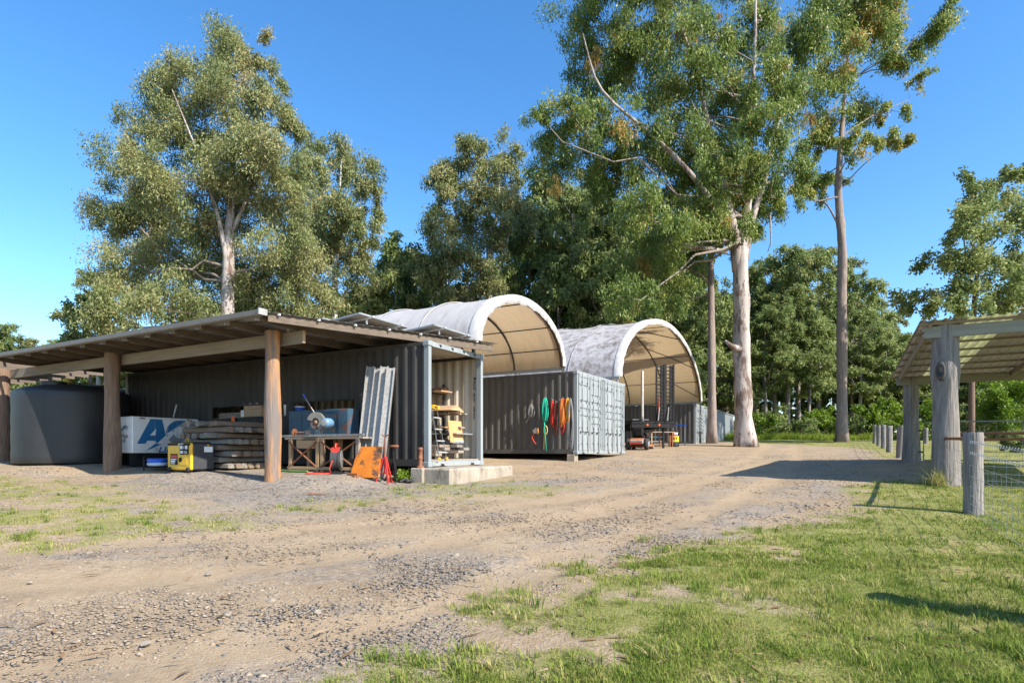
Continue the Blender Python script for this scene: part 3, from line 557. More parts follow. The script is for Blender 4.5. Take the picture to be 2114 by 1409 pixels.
tree_px('leafy_tree', 'broad-leaved green tree standing behind the log gate shelter', 'tree', 36, [(2006, 905, .17), (2006, 770, .15), (2012, 600, .13), (2030, 480, .08), (2040, 390, .03)], rt, 'mid', BARKR, 2.2, dens=420, L0=.2, W0=.06, tb=.55, low=.4, droop=.3,
        forks=[[(2010, 600, 0, .09), (1998, 500, .3, .06), (2000, 440, .3, .02)]])

# ---- forest behind: four built trees, then copies of each with its trunk and crown
def forest_proto(name, h, cw, leaf, bark, dens, L0, W0, tr, lowc, droop=.7):
    root = thing(name, '', '', (0, 0, 0)); cl = []
    n = 22
    for i in range(n):
        f = lowc + (1 - lowc) * (i + .3) / n; rad = cw * (math.sin(math.pi * min(1, (f - lowc) / (1 - lowc) * .8 + .18)) ** .7)
        a = i * 2.4 + random.random(); d = rad * (.3 + .7 * random.random()); r = cw * random.uniform(.19, .33)
        cl.append((np.array((d * math.cos(a), d * math.sin(a), h * f)), (r, r, r * .72)))
    path = [Vector((0, 0, -.3)), Vector((.1, .05, h * .3)), Vector((-.1, .15, h * .6)), Vector((.1, 0, h * .95))]; rad = [tr, tr * .8, tr * .5, tr * .1]
    mb = MB(); trunk_tube(mb, path, rad, 9, 1.25); me, tw = leaf_mesh('crown', cl, dens, L0, W0, droop=droop, spray=.42, tb=.45); limbs(mb, path, rad, cl, tw[::2], .4, low=.3, twr=.03, seg=5)
    mb.build('trunk', bark, root, True, fix=False); obj('crown', me, LEAF[leaf], root); return root
protos = [forest_proto('forest_tree', 19, 4.4, 'mid', BARKF, 200, .34, .06, .24, .42), forest_proto('forest_tree', 16, 4.0, 'dark', BARKF, 200, .34, .06, .2, .38),
          forest_proto('forest_tree', 22, 4.2, 'olive', BARKP, 210, .36, .06, .28, .42), forest_proto('forest_tree', 11, 3.6, 'mid', BARKB, 300, .3, .065, .16, .12)]
used = [False] * 4
KINDS = [('mid green gum tree with pale trunk', 'mid green forest gums'), ('dark leafy forest tree with pale trunk', 'dark forest trees'),
         ('tall olive gum with high crown', 'olive forest gums'), ('low bushy tree leafy to the ground', 'low forest trees')]
def plant(k, px, Z, h=None, top=None):
    X = (px - CX) / F * Z; z0 = gz(X, Z); base = (19, 16, 22, 11)[k]
    s = ((EYE + (HY - top) / F * Z - z0) / base) if top else h / base
    o = protos[k] if not used[k] else copy_tree(protos[k]); used[k] = True
    o.location = (X, Z, z0 - .1); o.rotation_euler = (0, 0, random.uniform(0, 6.28)); w = s ** .5 * random.uniform(.9, 1.1); o.scale = (w, w, s); wh = 'beyond the tank end of the lean-to' if px < -100 else 'along the paddock beyond the gate shelter' if px > 2200 else 'behind the water tanks' if px < 300 else 'behind the lean-to shed' if px < 720 else 'behind the near dome' if px < 1100 else 'behind the far dome' if px < 1450 else 'past the end of the drive' if px < 1850 else 'behind the gate shelter'
    dp = ' farther back' if Z > 74 else ''
    tag(o, KINDS[k][0] + dp + ' ' + wh, 'tree', KINDS[k][1] + dp + ' ' + wh)
for k, px, Z, top in ((3, 815, 50, 500), (1, 850, 56, 520), (0, 880, 60, 560), (1, 1090, 52, 420), (0, 1130, 55, 370), (1, 1180, 50, 400), (2, 1215, 58, 360), (0, 1260, 52, 410), (1, 1300, 50, 450), (3, 1240, 46, 520), (1, 1350, 54, 440), (3, 1310, 47, 560),
        (3, 1150, 46, 545), (3, 1060, 50, 560), (3, 960, 52, 590), (3, 780, 48, 585), (3, 740, 48, 600), (1, 1400, 52, 500), (0, 1435, 60, 540), (3, 1380, 50, 600), (3, 1440, 54, 620), (0, 1600, 62, 530), (0, 1650, 58, 512), (2, 1690, 64, 505), (1, 1620, 66, 560),
        (0, 1560, 60, 560), (1, 1760, 62, 560), (1, 1800, 68, 600), (2, 1840, 72, 648), (1, 1720, 66, 600), (1, 1670, 56, 640), (0, 1580, 55, 640), (0, 1625, 56, 600), (1, 1880, 66, 690), (0, 1860, 60, 690), (1, 1930, 64, 700), (1, 1990, 60, 690), (1, 2060, 62, 680), (3, 2110, 56, 700),
        (0, 1950, 58, 700), (3, 2040, 56, 730), (1, 2140, 66, 640), (3, 1500, 56, 640), (0, 1775, 58, 650), (1, 1520, 66, 600), (1, 1830, 58, 690),
        (0, -10, 60, 660), (2, 60, 70, 695), (1, 110, 66, 705), (3, 60, 50, 740), (3, 130, 48, 750), (3, 200, 46, 735), (1, 240, 60, 690), (3, 270, 50, 740), (3, 10, 46, 730), (2, 205, 44, 560), (3, 190, 40, 620), (3, 620, 50, 640), (1, 560, 56, 620), (3, 330, 48, 700), (3, 690, 50, 630), (3, 420, 50, 700), (3, 520, 50, 690),
        (1, -120, 60, 650), (1, 2240, 60, 650), (1, -220, 55, 680), (3, 2300, 50, 690)):
    plant(k, px, Z, top=top)
for i in range(46):                                          # a second rank deeper in the forest
    px = -150 + i * 53 + random.uniform(-20, 20); plant(random.choice((0, 1, 1, 2)), px, random.uniform(76, 98), top=(random.uniform(640, 700) if px > 780 else random.uniform(700, 735)) if px < 1500 or px > 1850 else random.uniform(600, 680))
for i in range(38):                                          # undergrowth rank under the trees
    px = 640 + i * 42 + random.uniform(-15, 15); plant(3, px, random.uniform(62, 72), top=random.uniform(765, 815))
for i, px in enumerate((-330, -430, -540, -650, -760, -880, -1000, -1150, -1300, 2380, 2480, 2600, 2740, 2900, 3080)): plant((1, 0, 3, 2)[i % 4], px, random.uniform(42, 58), top=random.uniform(560, 690))
# ---- shrubs
def shrub(name, label, px, Z, top, rad, leaf, dens=260, L0=.2, W0=.05, n=7, group=None, tb=.5, tight=False):
    X = (px - CX) / F * Z; z0 = gz(X, Z); h = EYE + (HY - top) / F * Z - z0; root = thing(name, label, 'shrub', (X, Z, z0), 0, group); cl = []
    for i in range(n):
        a = i * 2.4; d = rad * .55 * (i / n) ** .5; f = random.uniform(.32, .78) if not tight else random.uniform(.4, .6); r = rad * (.42 if not tight else .62)
        cl.append((np.array((d * math.cos(a), d * math.sin(a), h * f)), (r, r, h * (.26 if not tight else .4))))
    me, tw = leaf_mesh('foliage', cl, dens, L0, W0, droop=.1, spray=.3 if not tight else .16, tb=tb); mb = MB(); mb.tube([(0, 0, -.1), (.05, 0, h * .3), (0, .05, h * .6)], [.06, .05, .02], 6)
    for a, b in tw: mb.tube([Vector((0, 0, h * .2)), Vector(a) * .6 + Vector(b) * .4, b], [.03, .02, .008], 3, cap=False)
    mb.build('stem', BARKB, root, True, fix=False); obj('foliage', me, LEAF[leaf], root)
shrub('lime_shrub', 'bright lime green shrub at the far end of the log fence', 1822, 50, 822, 2.6, 'lime', 300, n=9)
shrub('lime_shrub', 'lime green sapling bush growing behind the gate shelter back post', 1905, 46, 830, 1.9, 'lime', 300, n=7)
shrub('lime_shrub', 'tall yellow-green bush standing right of the thin brown trunk behind the gate', 2085, 44, 770, 2.6, 'lime', 260, n=9, tb=.35)
shrub('clipped_shrub', 'rounded dark clipped shrub on the paddock lawn behind the mesh gate', 2105, 27, 878, .95, 'dark', 1500, .09, .03, 6, tb=.4, tight=True)
for i, (a, Z, tp, r) in enumerate(((1570, 50, 855, 1.5), (1610, 51, 862, 1.6), (1655, 50, 858, 1.6), (1700, 52, 850, 1.7), (1765, 50, 845, 1.6), (1590, 54, 835, 1.9), (1680, 55, 838, 1.9), (1960, 52, 840, 1.7), (2030, 50, 830, 1.8))):
    shrub('forest_shrub', 'green understorey shrub along the forest edge behind tall grass', a, Z, tp, r, 'lime' if i % 3 == 0 else 'mid', 200, .22, .05, 6, 'understorey shrubs', tb=.4)
for i, (a, Z, tp) in enumerate(((40, 34, 835), (275, 34, 800), (110, 36, 790), (190, 36, 800))):
    shrub('roadside_shrub', 'sunlit green bush growing behind the water tanks', a, Z, tp, 1.6, 'lime' if i == 1 else 'mid', 220, .18, .04, 6, 'bushes behind the tanks', tb=.5)
# ---------------------------------------------------------------- shipping containers
CL, CW = 12.192, 2.438
def casting(mb, x, y, z): mb.cbox((x, y, z), (.178, .162, .118), .012)
def container(name, label, F_, H, y0=0., openings=None, doors=True, open_end=False, side_mat=None, rear=True, inside=CREAM):
    """local x along the length (x=0 is the door end), y from y0-CW to y0, z up from the bottom castings"""
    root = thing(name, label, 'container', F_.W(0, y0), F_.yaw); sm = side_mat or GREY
    ya, yb = -CW, 0
    for x in (.089, CL - .089):
        for y in (ya + .081, yb - .081):
            for z in (.059, H - .059): mb = MB(); casting(mb, x, y, z); mb.build('corner_casting', GREYL if x < 1 else GREYF, root)
            MB().box((x, y, H / 2), (.13, .11, H - .23)).build('corner_post', GREYL if x < 1 else GREYF, root)
    for y, o in ((yb, 1), (ya, -1)):
        MB().box((CL / 2, y - o * .07, H - .06), (CL - .36, .06, .08)).build('top_rail', sm, root)
        MB().box((CL / 2, y - o * .06, .10), (CL - .36, .07, .16)).build('bottom_rail', sm, root)
    z0, z1 = .18, H - .10; segs = []
    if openings:
        oz0, oz1 = openings[0][2:]; xs = [.16]
        mb = MB(); mb.corr(.16, CL - .16, z0, oz0, yb - .03); mb.corr(.16, CL - .16, oz1, z1, yb - .03)
        for a, b, *_ in openings: mb.corr(xs[-1], a, oz0, oz1, yb - .03); xs.append(b)
        mb.corr(xs[-1], CL - .16, oz0, oz1, yb - .03); mb.build('side_wall', sm, root, fix=False)
        for a, b, c, d in openings:
            fr = MB(); fr.box(((a + b) / 2, yb - .05, c), (b - a, .05, .03)); fr.box(((a + b) / 2, yb - .05, d), (b - a, .05, .03)); fr.build('slot_frame', sm, root)
    else: MB().corr(.16, CL - .16, z0, z1, yb - .03).build('side_wall', sm, root, fix=False)
    MB().corr(.16, CL - .16, z0, z1, ya + .03, out=-1).build('side_wall', inside if open_end else sm, root, fix=False)
    mb = MB(); mb.corr(.12, CL - .12, ya + .09, yb - .09, 0, dep=.02, pitch=.209 / .75, M=Matrix.Translation((0, 0, H - .03)) @ Matrix(((1, 0, 0, 0), (0, 0, 1, 0), (0, -1, 0, 0), (0, 0, 0, 1))))
    mb.build('roof', inside if open_end else sm, root, fix=False)
    MB().box((CL / 2, (ya + yb) / 2, .15), (CL - .2, CW - .2, .04)).build('floor', BOARDG, root)
    if rear: MB().corr(ya + .16, yb - .16, z0, z1, 0, M=Matrix.Translation((CL - .03, 0, 0)) @ Matrix.Rotation(R(90), 4, 'Z')).build('end_wall', inside if open_end else sm, root, fix=False)
    mb = MB(); mb.box((.06, (ya + yb) / 2, H - .065), (.09, CW - .33, .11)); h = mb.build('door_header', GREYL, root)
    mb = MB(); mb.prism([(ya + .17, .02), (ya + .17, .13), (yb - .17, .13), (yb - .17, .02), (yb - .45, .02), (yb - .5, .07), (yb - .62, .07), (yb - .67, .02), (ya + .67, .02), (ya + .62, .07), (ya + .5, .07), (ya + .45, .02)], 0, .1, M=Matrix(((0, 1, 0, .01), (1, 0, 0, 0), (0, 0, 1, 0), (0, 0, 0, 1))))
    mb.build('door_sill', GREYL, root)
    if open_end:
        for k in range(4):
            q = ya + .45 + k * .5; c = MB(); c.box((.008, q, H - .065), (.012, .05, .05)); c.box((.006, q + .04, H - .045), (.012, .03, .02)); c.build('cam_keeper', BLACK, h)
    if doors:
        dw = (CW - .36) / 2
        for s in (0, 1):
            yc = yb - .18 - dw * (s + .5); y_lo, y_hi = yc - dw / 2 + .008, yc + dw / 2 - .008; zz = [(.15, 0)]
            for q in (H * .36, H * .45, H * .54, H * .63, H * .72) if s + len(name) % 2 else (H * .25, H * .45, H * .54, H * .63, H * .82):
                zz += [(q - .075, 0), (q - .05, 1), (q + .05, 1), (q + .075, 0)]
            zz += [(H - .13, 0)]
            mb = MB(); vs = []; fs = []
            for z, d in zz: vs += [(.035 + .032 * d, y_lo + .05, z), (.035 + .032 * d, y_hi - .05, z)]
            for i in range(len(zz) - 1): fs.append((2 * i, 2 * i + 1, 2 * i + 3, 2 * i + 2))
            mb.add(vs, fs)
            for yy in (y_lo + .03, y_hi - .03): mb.box((.04, yy, H / 2), (.05, .06, H - .28))
            for z in (.17, H - .15): mb.box((.04, yc, z), (.047, dw - .14, .06))
            d = mb.build('door', GREYL, root)
            for q in (-.24, .22):
                rb = MB(); rb.cyl((0, yc + q * dw / 1.0, .05), (0, yc + q * dw / 1.0, H - .05), .017, n=8); rod = rb.build('lock_rod', GREYF, d, True)
                for z in (.4, H * .33, H * .66, H - .35): bk = MB(); bk.box((.006, yc + q * dw, z), (.04, .09, .05)); bk.build('rod_bracket', GREYF, rod)
                hd = MB(); hd.tube([(-.02, yc + q * dw, .80), (-.03, yc + q * dw + .1, .82), (-.03, yc + q * dw + .2, .78)], .012, 6); hd.box((.0, yc + q * dw + .2, .76), (.03, .04, .08)); hd.build('handle', DARKST, rod)
            for z in (.35, .95, 1.55, H - .4):
                yy = yb - .18 if s == 0 else ya + .18
                hg = MB(); hg.cbox((.012, yy, z), (.05, .12, .09), .008); hg.build('hinge', GREYF, d)
            gk = MB(); gk.box((.03, y_lo + .0, H / 2), (.04, .012, H - .3)); gk.build('gasket', BLACK, d)
    return root
HA, HB = 2.896, 2.896
OPEN = [(2.27, 4.40, 1.30, 1.66), (4.72, 7.75, 1.28, 1.64)]
contA = container('shipping_container', 'open-ended grey shipping container stacked with timber beside the lean-to', FA, HA, 0, OPEN, doors=False, open_end=True, side_mat=GREYSHADE)
contB1 = container('shipping_container', 'grey shipping container with coloured ropes hanging on its corrugated side', FB, HB, 0)
contB2 = container('shipping_container', 'grey shipping container standing between the rope-hung one and the far dome', FB, HB, -CW - .03)
contC = container('shipping_container', 'far grey shipping container under the right foot of the large dome', FC, 2.591, 0)
for F_, pts in ((FA, ((.15, -2.3), (11.9, -.2), (11.9, -2.3), (6, -1.2))), (FB, ((.25, -.14), (12, -.2), (12, -2.3), (6, -1.2), (6, -3.7), (12, -4.7), (6, -.2)))):
    for x, y in pts:
        w = F_.W(x, y); z0 = gz(w.x, w.y) - .1
        if F_.o.z - z0 > .06:
            mb = MB(); mb.cbox((0, 0, (F_.o.z - z0) / 2), (.3, .3, F_.o.z - z0 - .004), .02); o = mb.build('bearer_block', CONC); o.location = (w.x, w.y, z0); o.rotation_euler = (0, 0, F_.yaw)
            tag(o, 'concrete bearer block under a shipping container corner', 'block', 'container bearer blocks')
# big concrete block in front of the open container
w = FA.W(-.36, -1.12); z0 = gz(w.x, w.y) - .12; hb = FA.o.z - z0 - .006
mb = MB(); mb.cbox((0, 0, hb / 2), (.9, 2.85, hb), .04); o = mb.build('concrete_footing', CONC); o.location = (w.x, w.y, z0); o.rotation_euler = (0, 0, UA)
tag(o, 'long weathered concrete footing under the open container front edge', 'footing')
x, y, z = FA.px(868, 962, .22); b = thing('bollard', 'rusty threaded steel pipe standing at the open container corner post', 'pipe', FA.W(x, y, -.02), UA)
w = FA.W(x, y); zb = gz(w.x, w.y) - .05 - FA.o.z + .02
MB().cbox((0, 0, (zb) / 2 + .0), (.34, .3, -zb + .02), .02).build('pad', CONC, b)
MB().lathe([(.085, 0), (.085, .05), (.045, .06), (.045, .2), (.052, .21), (.052, .25), (.045, .26), (.045, .4), (.055, .41), (.055, .46), (.04, .47)], n=14).build('pipe', RUST, b, True)
# flat sheet-metal shed beyond the far container
sx = thing('sheet_shed', 'low flat grey sheet-metal shed beyond the far container', 'shed', FC.W(.1, -CW - .15), FC.yaw)
for k in range(6):
    mb = MB(); yy = -k * 1.9; mb.cbox((.03, yy - .94, 1.27), (.05, 1.87, 2.5), .008); pn = mb.build('wall_panel', GREYL, sx)
    for q in range(9): MB().box((.0, yy - .12 - q * .205, 1.27), (.02, .02, 2.46)).build('seam', GREYL, pn)
mb = MB(); mb.box((3, -5.7, 2.55), (6.1, 11.5, .06)); mb.build('roof', GREYF, sx)
mb = MB(); mb.box((3, .03, 1.25), (5.9, .05, 2.5)); mb.box((3, -11.4, 1.25), (5.9, .05, 2.5)); mb.box((5.97, -5.7, 1.25), (.05, 11.3, 2.5)); mb.build('rear_walls', GREYL, sx)
for k in range(16):
    o = MB(); L_ = random.uniform(1.5, 3.2); o.cbox((0, 0, 0), (L_, .16, .06), .008); q = o.build('loose_plank', BOARDG if k % 3 else SPLIT2)
    ww = FC.W(.75 + random.uniform(-.15, .3), -6.6 - random.uniform(0, 2.0) - (k // 6) * .3); q.location = (ww.x, ww.y, FC.o.z + 2.62 + .062 * (k // 4)); q.rotation_euler = (random.uniform(-.03, .03), random.uniform(-.03, .03), FC.yaw + R(90) + random.uniform(-.3, .3))
    tag(q, 'weathered plank in the pile on the sheet shed roof', 'plank', 'planks on the shed roof')

# ---------------------------------------------------------------- dome shelters
def dome(name, label, F_, pL, pR, zL, zR, rise, length, nrib, fab, sag=.05, xfront=0., band=.27, shape=1.0):
    """arch from local (y=pL) to (y=pR); front at local x = xfront, running to x = xfront+length"""
    root = thing(name, label, 'dome shelter', F_.W(xfront, (pL + pR) / 2, 0), F_.yaw); hw = abs(pL - pR) / 2; sg = 1 if pL > pR else -1
    def arc(t, off=0):                                        # t 0..1 from left foot to right foot
        a = math.pi * (1 - t); c, s = math.cos(a), math.sin(a); e = shape
        x = (abs(c) ** e) * (1 if c > 0 else -1); y = abs(s) ** e
        return (-x * (hw - off) * sg, (zL + (zR - zL) * t) + y * (rise - off))
    NT = 40; NX = nrib * 6; vs = []; fs = []
    for i in range(NX + 1):
        x = length * i / NX; ph = (i % 6) / 6.; sgm = sag * math.sin(math.pi * ph)
        for j in range(NT + 1):
            y, z = arc(j / NT, sgm * math.sin(math.pi * j / NT) + random.uniform(-.008, .008)); vs.append((x, y, z))
    for i in range(NX):
        for j in range(NT): b = i * (NT + 1) + j; fs.append((b, b + 1, b + NT + 2, b + NT + 1))
    mb = MB(); mb.add(vs, fs); cov = mb.build('cover', fab, root, True, fix=False)
    vs = []; fs = []
    for j in range(NT * 2 + 1):                               # fabric wrapped round the front truss
        t = j / (NT * 2); y0, z0 = arc(t, -.02); y1, z1 = arc(t, band * .5); y2, z2 = arc(t, band * (.85 + .06 * math.sin(j * .9) + .05 * math.sin(j * 2.3 + 1))); vs += [(.25, y0, z0), (-.03, y0, z0 + .0), (-.07 - .02 * math.sin(j * 1.7), y1, z1), (-.02, y2, z2)]
    for j in range(NT * 2):
        for q in range(3): fs.append((4 * j + q, 4 * j + q + 1, 4 * j + q + 5, 4 * j + q + 4))
    MB().add(vs, fs).build('front_hem', VALANCE, root, True, fix=False)
    for i in range(nrib + 1):
        x = length * i / nrib; x = min(max(x, .12), length - .05)
        MB().tube([(x, *arc(j / 28, .10)) for j in range(29)], .035, 7).build('rib', DARKST, root, True)
        if i in (1, 2, 3, 4):
            MB().tube([(x, *arc(j / 28, -.03)) for j in range(29)], .016, 5).build('rope_seam', fab, cov, True)
    for t in (.12, .27, .5, .73, .88): p0 = arc(t, .12); MB().tube([(.1, *p0), (length - .1, *p0)], .022, 6).build('purlin', DARKST, root, True)
    for t in (0, 1):
        y, z = arc(t, 0); MB().box((length / 2, y + (.05 * sg if t == 1 else -.05 * sg) * 0, z - .05), (length, .09, .1)).build('base_rail', GREYF, root)
        for i in range(nrib + 1):
            x = min(max(length * i / nrib, .1), length - .1); zc = (HA if F_ is FA and t == 0 else (FB.o.z + HB - F_.o.z))
            if F_ is FB: zc = HB if t == 0 else FC.o.z + 2.591 - FB.o.z
            if z - .1 - zc > .02: MB().box((x, y, (z - .1 + zc) / 2), (.08, .08, z - .1 - zc)).build('stub_post', GALV, root)
    return root, arc
# dome 1 between the open container and the rope container
lx, ly = FA.loc(*FB.W(0, -.06)[:2]); zB = FB.o.z + HB - FA.o.z
D1, arc1 = dome('dome_shelter', 'near white fabric dome bridging the open container and the rope-hung container', FA, -CW + .12, ly, HA + .38, zB + .14, 1.72, 11.8, 6, FABRIC, .05, xfront=.15)
# dome 2 between the door container and the far container
lx2, ly2 = FB.loc(*FC.W(0, -.1)[:2]); zC = FC.o.z + 2.591 - FB.o.z
D2, arc2 = dome('dome_shelter', 'far stained fabric dome with high open arch sheltering the trailer', FB, -2 * CW + .1, ly2, HB + .32, zC + .12, 3.55, 11.8, 5, FABRIC2, .08, xfront=.2, band=.30, shape=1.05)
for a, b in ((.2, .34), (.34, .48), (.62, .5), (.8, .66), (.97, .84)):          # diagonal braces inside the far dome
    p, q = arc2(a, .12), arc2(b, .12); MB().tube([(.2, *p), (1.3, *arc2((a + b) / 2, .11)), (2.4, *q)], .025, 6).build('brace', DARKST, D2, True)

# ---------------------------------------------------------------- timber lean-to shed
SH = thing('lean_to_shed', 'open timber lean-to shed with log posts and corrugated roof along the container', 'shed', FA.W(0, 0), UA)
RX0, RX1, RYF, RYB = -.5, 20.5, 3.10, -2.35
def roofz(y): return 3.105 + (RYF - y) * .006
RXF = 1.72; RSK = (RXF + .5) / (RYF - RYB)
def edge_front(x): return RYF if x >= RXF else RYF - (RXF - x) / RSK
PI2 = 2 * math.pi
def sheet(x0, x1):
    mb = MB(); m = int(round((x1 - x0) / .076 * 6)); vs = []; fs = []
    for i in range(m + 1):
        x = x0 + (x1 - x0) * i / m; w = .0085 * math.sin(PI2 * (x / .076)); yf = edge_front(x)
        for y in (yf + .04, RYB if x < 12.6 else -.3): vs.append((x, y, roofz(y) + w))
    for i in range(m): fs.append((2 * i, 2 * i + 2, 2 * i + 3, 2 * i + 1))
    mb.add(vs, fs); return mb
nsh = 27; shw = .762; first = None; sec = None
for k in range(nsh):
    x0 = RX0 + k * shw
    if x0 < 1.8: sheet(x0, x0 + shw + .03).build('roof_sheet', ROOF, SH, True, fix=False)
    elif x0 > 12.2 and (x0 < 13.0 or sec is None):
        sec = sheet(x0, x0 + shw + .03).build('roof_sheet', ROOF, SH, True, fix=False); fx0 = x0
        if x0 >= 12.6: first = sec
    elif first is None: first = sheet(x0, x0 + shw + .03).build('roof_sheet', ROOF, SH, True, fix=False); fx0 = x0
    else: c = first.copy(); COL.objects.link(c); c.location.x = x0 - fx0; c.location.z = .001 * (k % 2)
mb = MB(); vs = []
g0 = [(0, 0), (.0, -.1), (.03, -.125), (.09, -.125), (.12, -.1), (.12, -.005), (.112, -.005), (.112, -.095), (.085, -.117), (.035, -.117), (.008, -.095), (.008, 0)]
mb.add([(x, RYF + a, roofz(RYF) + .012 + b) for x in (RXF - .05, RX1) for a, b in g0], [(i, (i + 1) % 12, 12 + (i + 1) % 12, 12 + i) for i in range(12)] + [tuple(range(12)), tuple(range(23, 11, -1))])
gut = mb.build('gutter', GUTTER, SH)
for k in range(20): MB().box((1.9 + k * .92, RYF - .03, roofz(RYF) - .15), (.03, .1, .025)).build('gutter_bracket', GALV, gut)
MB().box((RXF - .065, RYF + .04, roofz(RYF) - .03), (.03, .2, .12)).build('gutter_end', GALV, gut)
for k in range(20):                                          # rafters
    x = 1.9 + k * .93; rb_ = RYB + .1 if x < 12.6 else -.28; mb = MB(); mb.prism([(RYF - .12, roofz(RYF) - .03), (rb_, roofz(rb_) - .03), (rb_, roofz(rb_) - .185), (RYF - .5, roofz(RYF) - .185), (RYF - .12, roofz(RYF) - .14)], x - .0225, x + .0225, M=Matrix(((0, 1, 0, 0), (1, 0, 0, 0), (0, 0, 1, 0), (0, 0, 0, 1))))
    mb.build('rafter', RAFTER, SH)
e0, e1 = Vector((RXF + .02, RYF - .15, roofz(RYF) - .112)), Vector((-.36, RYB + .1, roofz(RYB) - .112)); d = (e1 - e0); ang = math.atan2(d.y, d.x)
mb = MB(); mb.box((0, 0, 0), (d.length, .045, .16), M=Matrix.Translation((e0 + e1) / 2) @ Matrix.Rotation(ang, 4, 'Z')); mb.build('edge_rafter', RAFTER, SH)
for y in (2.5, 1.4, .3, -.8, -1.9):
    xs = RXF - (RYF - y) * RSK + .1; x_e = RX1 if y > -.3 else 12.6; MB().box(((xs + x_e) / 2, y, roofz(y) - .027), (x_e - xs, .07, .03)).build('batten', RAFTER, SH)
for k in range(7): yy = RYF - .3 - k * .75; MB().box((RXF - (RYF - yy) * RSK, yy, roofz(yy) - .03), (.05, .04, .03)).build('batten_end', PAPER, SH)
def log_post(px, py, y, rbot, rtop, ztop, m, nm='post', xoff=None):
    x, _, z = FA.px(px, py, y); w = FA.W(x, y); zb = gz(w.x, w.y) - .15 - FA.o.z; H = ztop - zb; prof = []
    for i in range(15):
        t = i / 14; prof.append((rbot + (rtop - rbot) * t + .012 * math.sin(t * 9 + px) + .06 * rbot * math.exp(-t * 14), H * t))
    o = MB().lathe(prof, (x, y, zb), 20, jit=.035).build(nm, m, SH, False); smooth_by_angle(o, 50); return x
PX3 = log_post(563, 1003, 2.27, .17, .16, roofz(2.27) - .19, WOODO)
PX2 = log_post(232, 988, 2.27, .20, .175, roofz(2.27) - .19, WOODW)
PX1 = log_post(4, 963, 2.27, .24, .215, roofz(2.27) - .19, WOODW)
for xa, xb in ((1.72, PX2 + .05), (PX2 + .07, PX1), (PX1 + .02, PX1 + 5.6)): MB().cbox(((xa + xb) / 2, 2.06, 2.775), (abs(xb - xa), .075, .27), .006).build('beam', BEAM, SH)
MB().box((1.712, 2.06, 2.775), (.012, .068, .255)).build('beam_end', BOARD, SH)
MB().box((PX3 - .35, 2.16, 2.98), (.05, .02, .16)).build('strap', GALV, SH)
log_post(-420, 945, 2.27, .22, .19, roofz(2.27) - .19, WOODW)
# tilted solar panels on the roof
def panel(x, y, i):
    r = thing('solar_panel', 'tilted solar panel with silver frame on the lean-to roof', 'solar panel', FA.W(x, y, roofz(y) + .02), UA, 'solar panels on the lean-to roof')
    M = Matrix.Translation((0, 0, .17)) @ Matrix.Rotation(R(90), 4, 'Z') @ Matrix.Rotation(R(5), 4, 'X')
    MB().cbox((0, 0, 0), (1.64, .99, .02), .004, M=M).build('glass', GLASSM, r); MB().box((0, 0, -.014), (1.58, .94, .006), M=M).build('backsheet', BOARDG, r)  # backsheet takes a darker colour that paints in the shade beneath the panel
    fr = MB()
    for s in (-1, 1): fr.box((s * .82, 0, -.005), (.03, 1.0, .04), M=M); fr.box((0, s * .495, -.005), (1.61, .03, .04), M=M)
    fr.build('frame', GREYF, r)
    for s in (-.5, .5): rl = MB(); rl.box((s, 0, -.035), (.04, 1.2, .04), M=M); rl.box((s, .4, -.1), (.03, .03, .13), M=M); rl.box((s, -.4, -.1), (.03, .03, .13), M=M); rl.build('rail', ALU, r)
i = 0
for x, y in ((.72, -1.35), (1.42, .42), (1.8, -1.35), (2.5, .42), (3.6, .42), (2.9, -1.35), (4.7, .42), (15.4, .9), (16.5, .9), (17.6, .9)): panel(x, y, i)
# ---------------------------------------------------------------- things under the lean-to
def at(px, py, y): x, y, z = FA.px(px, py, y); return x, y, z
def floorz(x, y): w = FA.W(x, y); return gz(w.x, w.y) - FA.o.z
def A_thing(name, label, cat, x, y, z=None, rz=0, group=None): return thing(name, label, cat, FA.W(x, y, floorz(x, y) if z is None else z), UA + rz, group)
# water tanks
def tank(name, label, X, Y, r, h, rise):
    o = thing(name, label, 'water tank', (X, Y, gz(X, Y) - .02), 0)
    prof = [(r * .99, 0), (r, .04)] + [(r * (1 + .004 * math.sin(i * 2.2)), .04 + (h - .1) * i / 10) for i in range(1, 11)] + [(r * .985, h), (r * .8, h + rise * .45), (r * .5, h + rise * .8), (r * .22, h + rise)]
    MB().lathe(prof, n=56).build('shell', TANKM, o, True); b = MB(); b.lathe([(.32, h + rise * .55), (.32, h + rise * .95), (.30, h + rise), (.05, h + rise + .01)], (-.1, -r * .45, .02), 24); smooth_by_angle(b.build('lid', TANKM, o))
    c = MB(); c.lathe([(.05, h + rise), (.05, h + rise + .06), (.11, h + rise + .08), (.11, h + rise + .16), (.04, h + rise + .19)], (-.12, -.1, 0), 16); c.build('vent_cap', YELR, o, True)
    return o
tank('water_tank', 'large dark grey poly water tank standing between two shed posts', -13.05, 17.75, 1.45, 2.06, .26)
tank('water_tank', 'black poly water tank half hidden behind the larger grey tank', -13.75, 20.5, 1.2, 2.15, .22)
FXM = Matrix(((0, 0, -1, 0), (-1, 0, 0, 0), (0, 1, 0, 0), (0, 0, 0, 1)))       # drawing plane on a face towards -x (drawn x runs to -y)
FYM = Matrix(((-1, 0, 0, 0), (0, 0, 1, 0), (0, 1, 0, 0), (0, 0, 0, 1)))        # drawing plane on a face towards +y (drawn x runs to -x)
T_ = Matrix.Translation
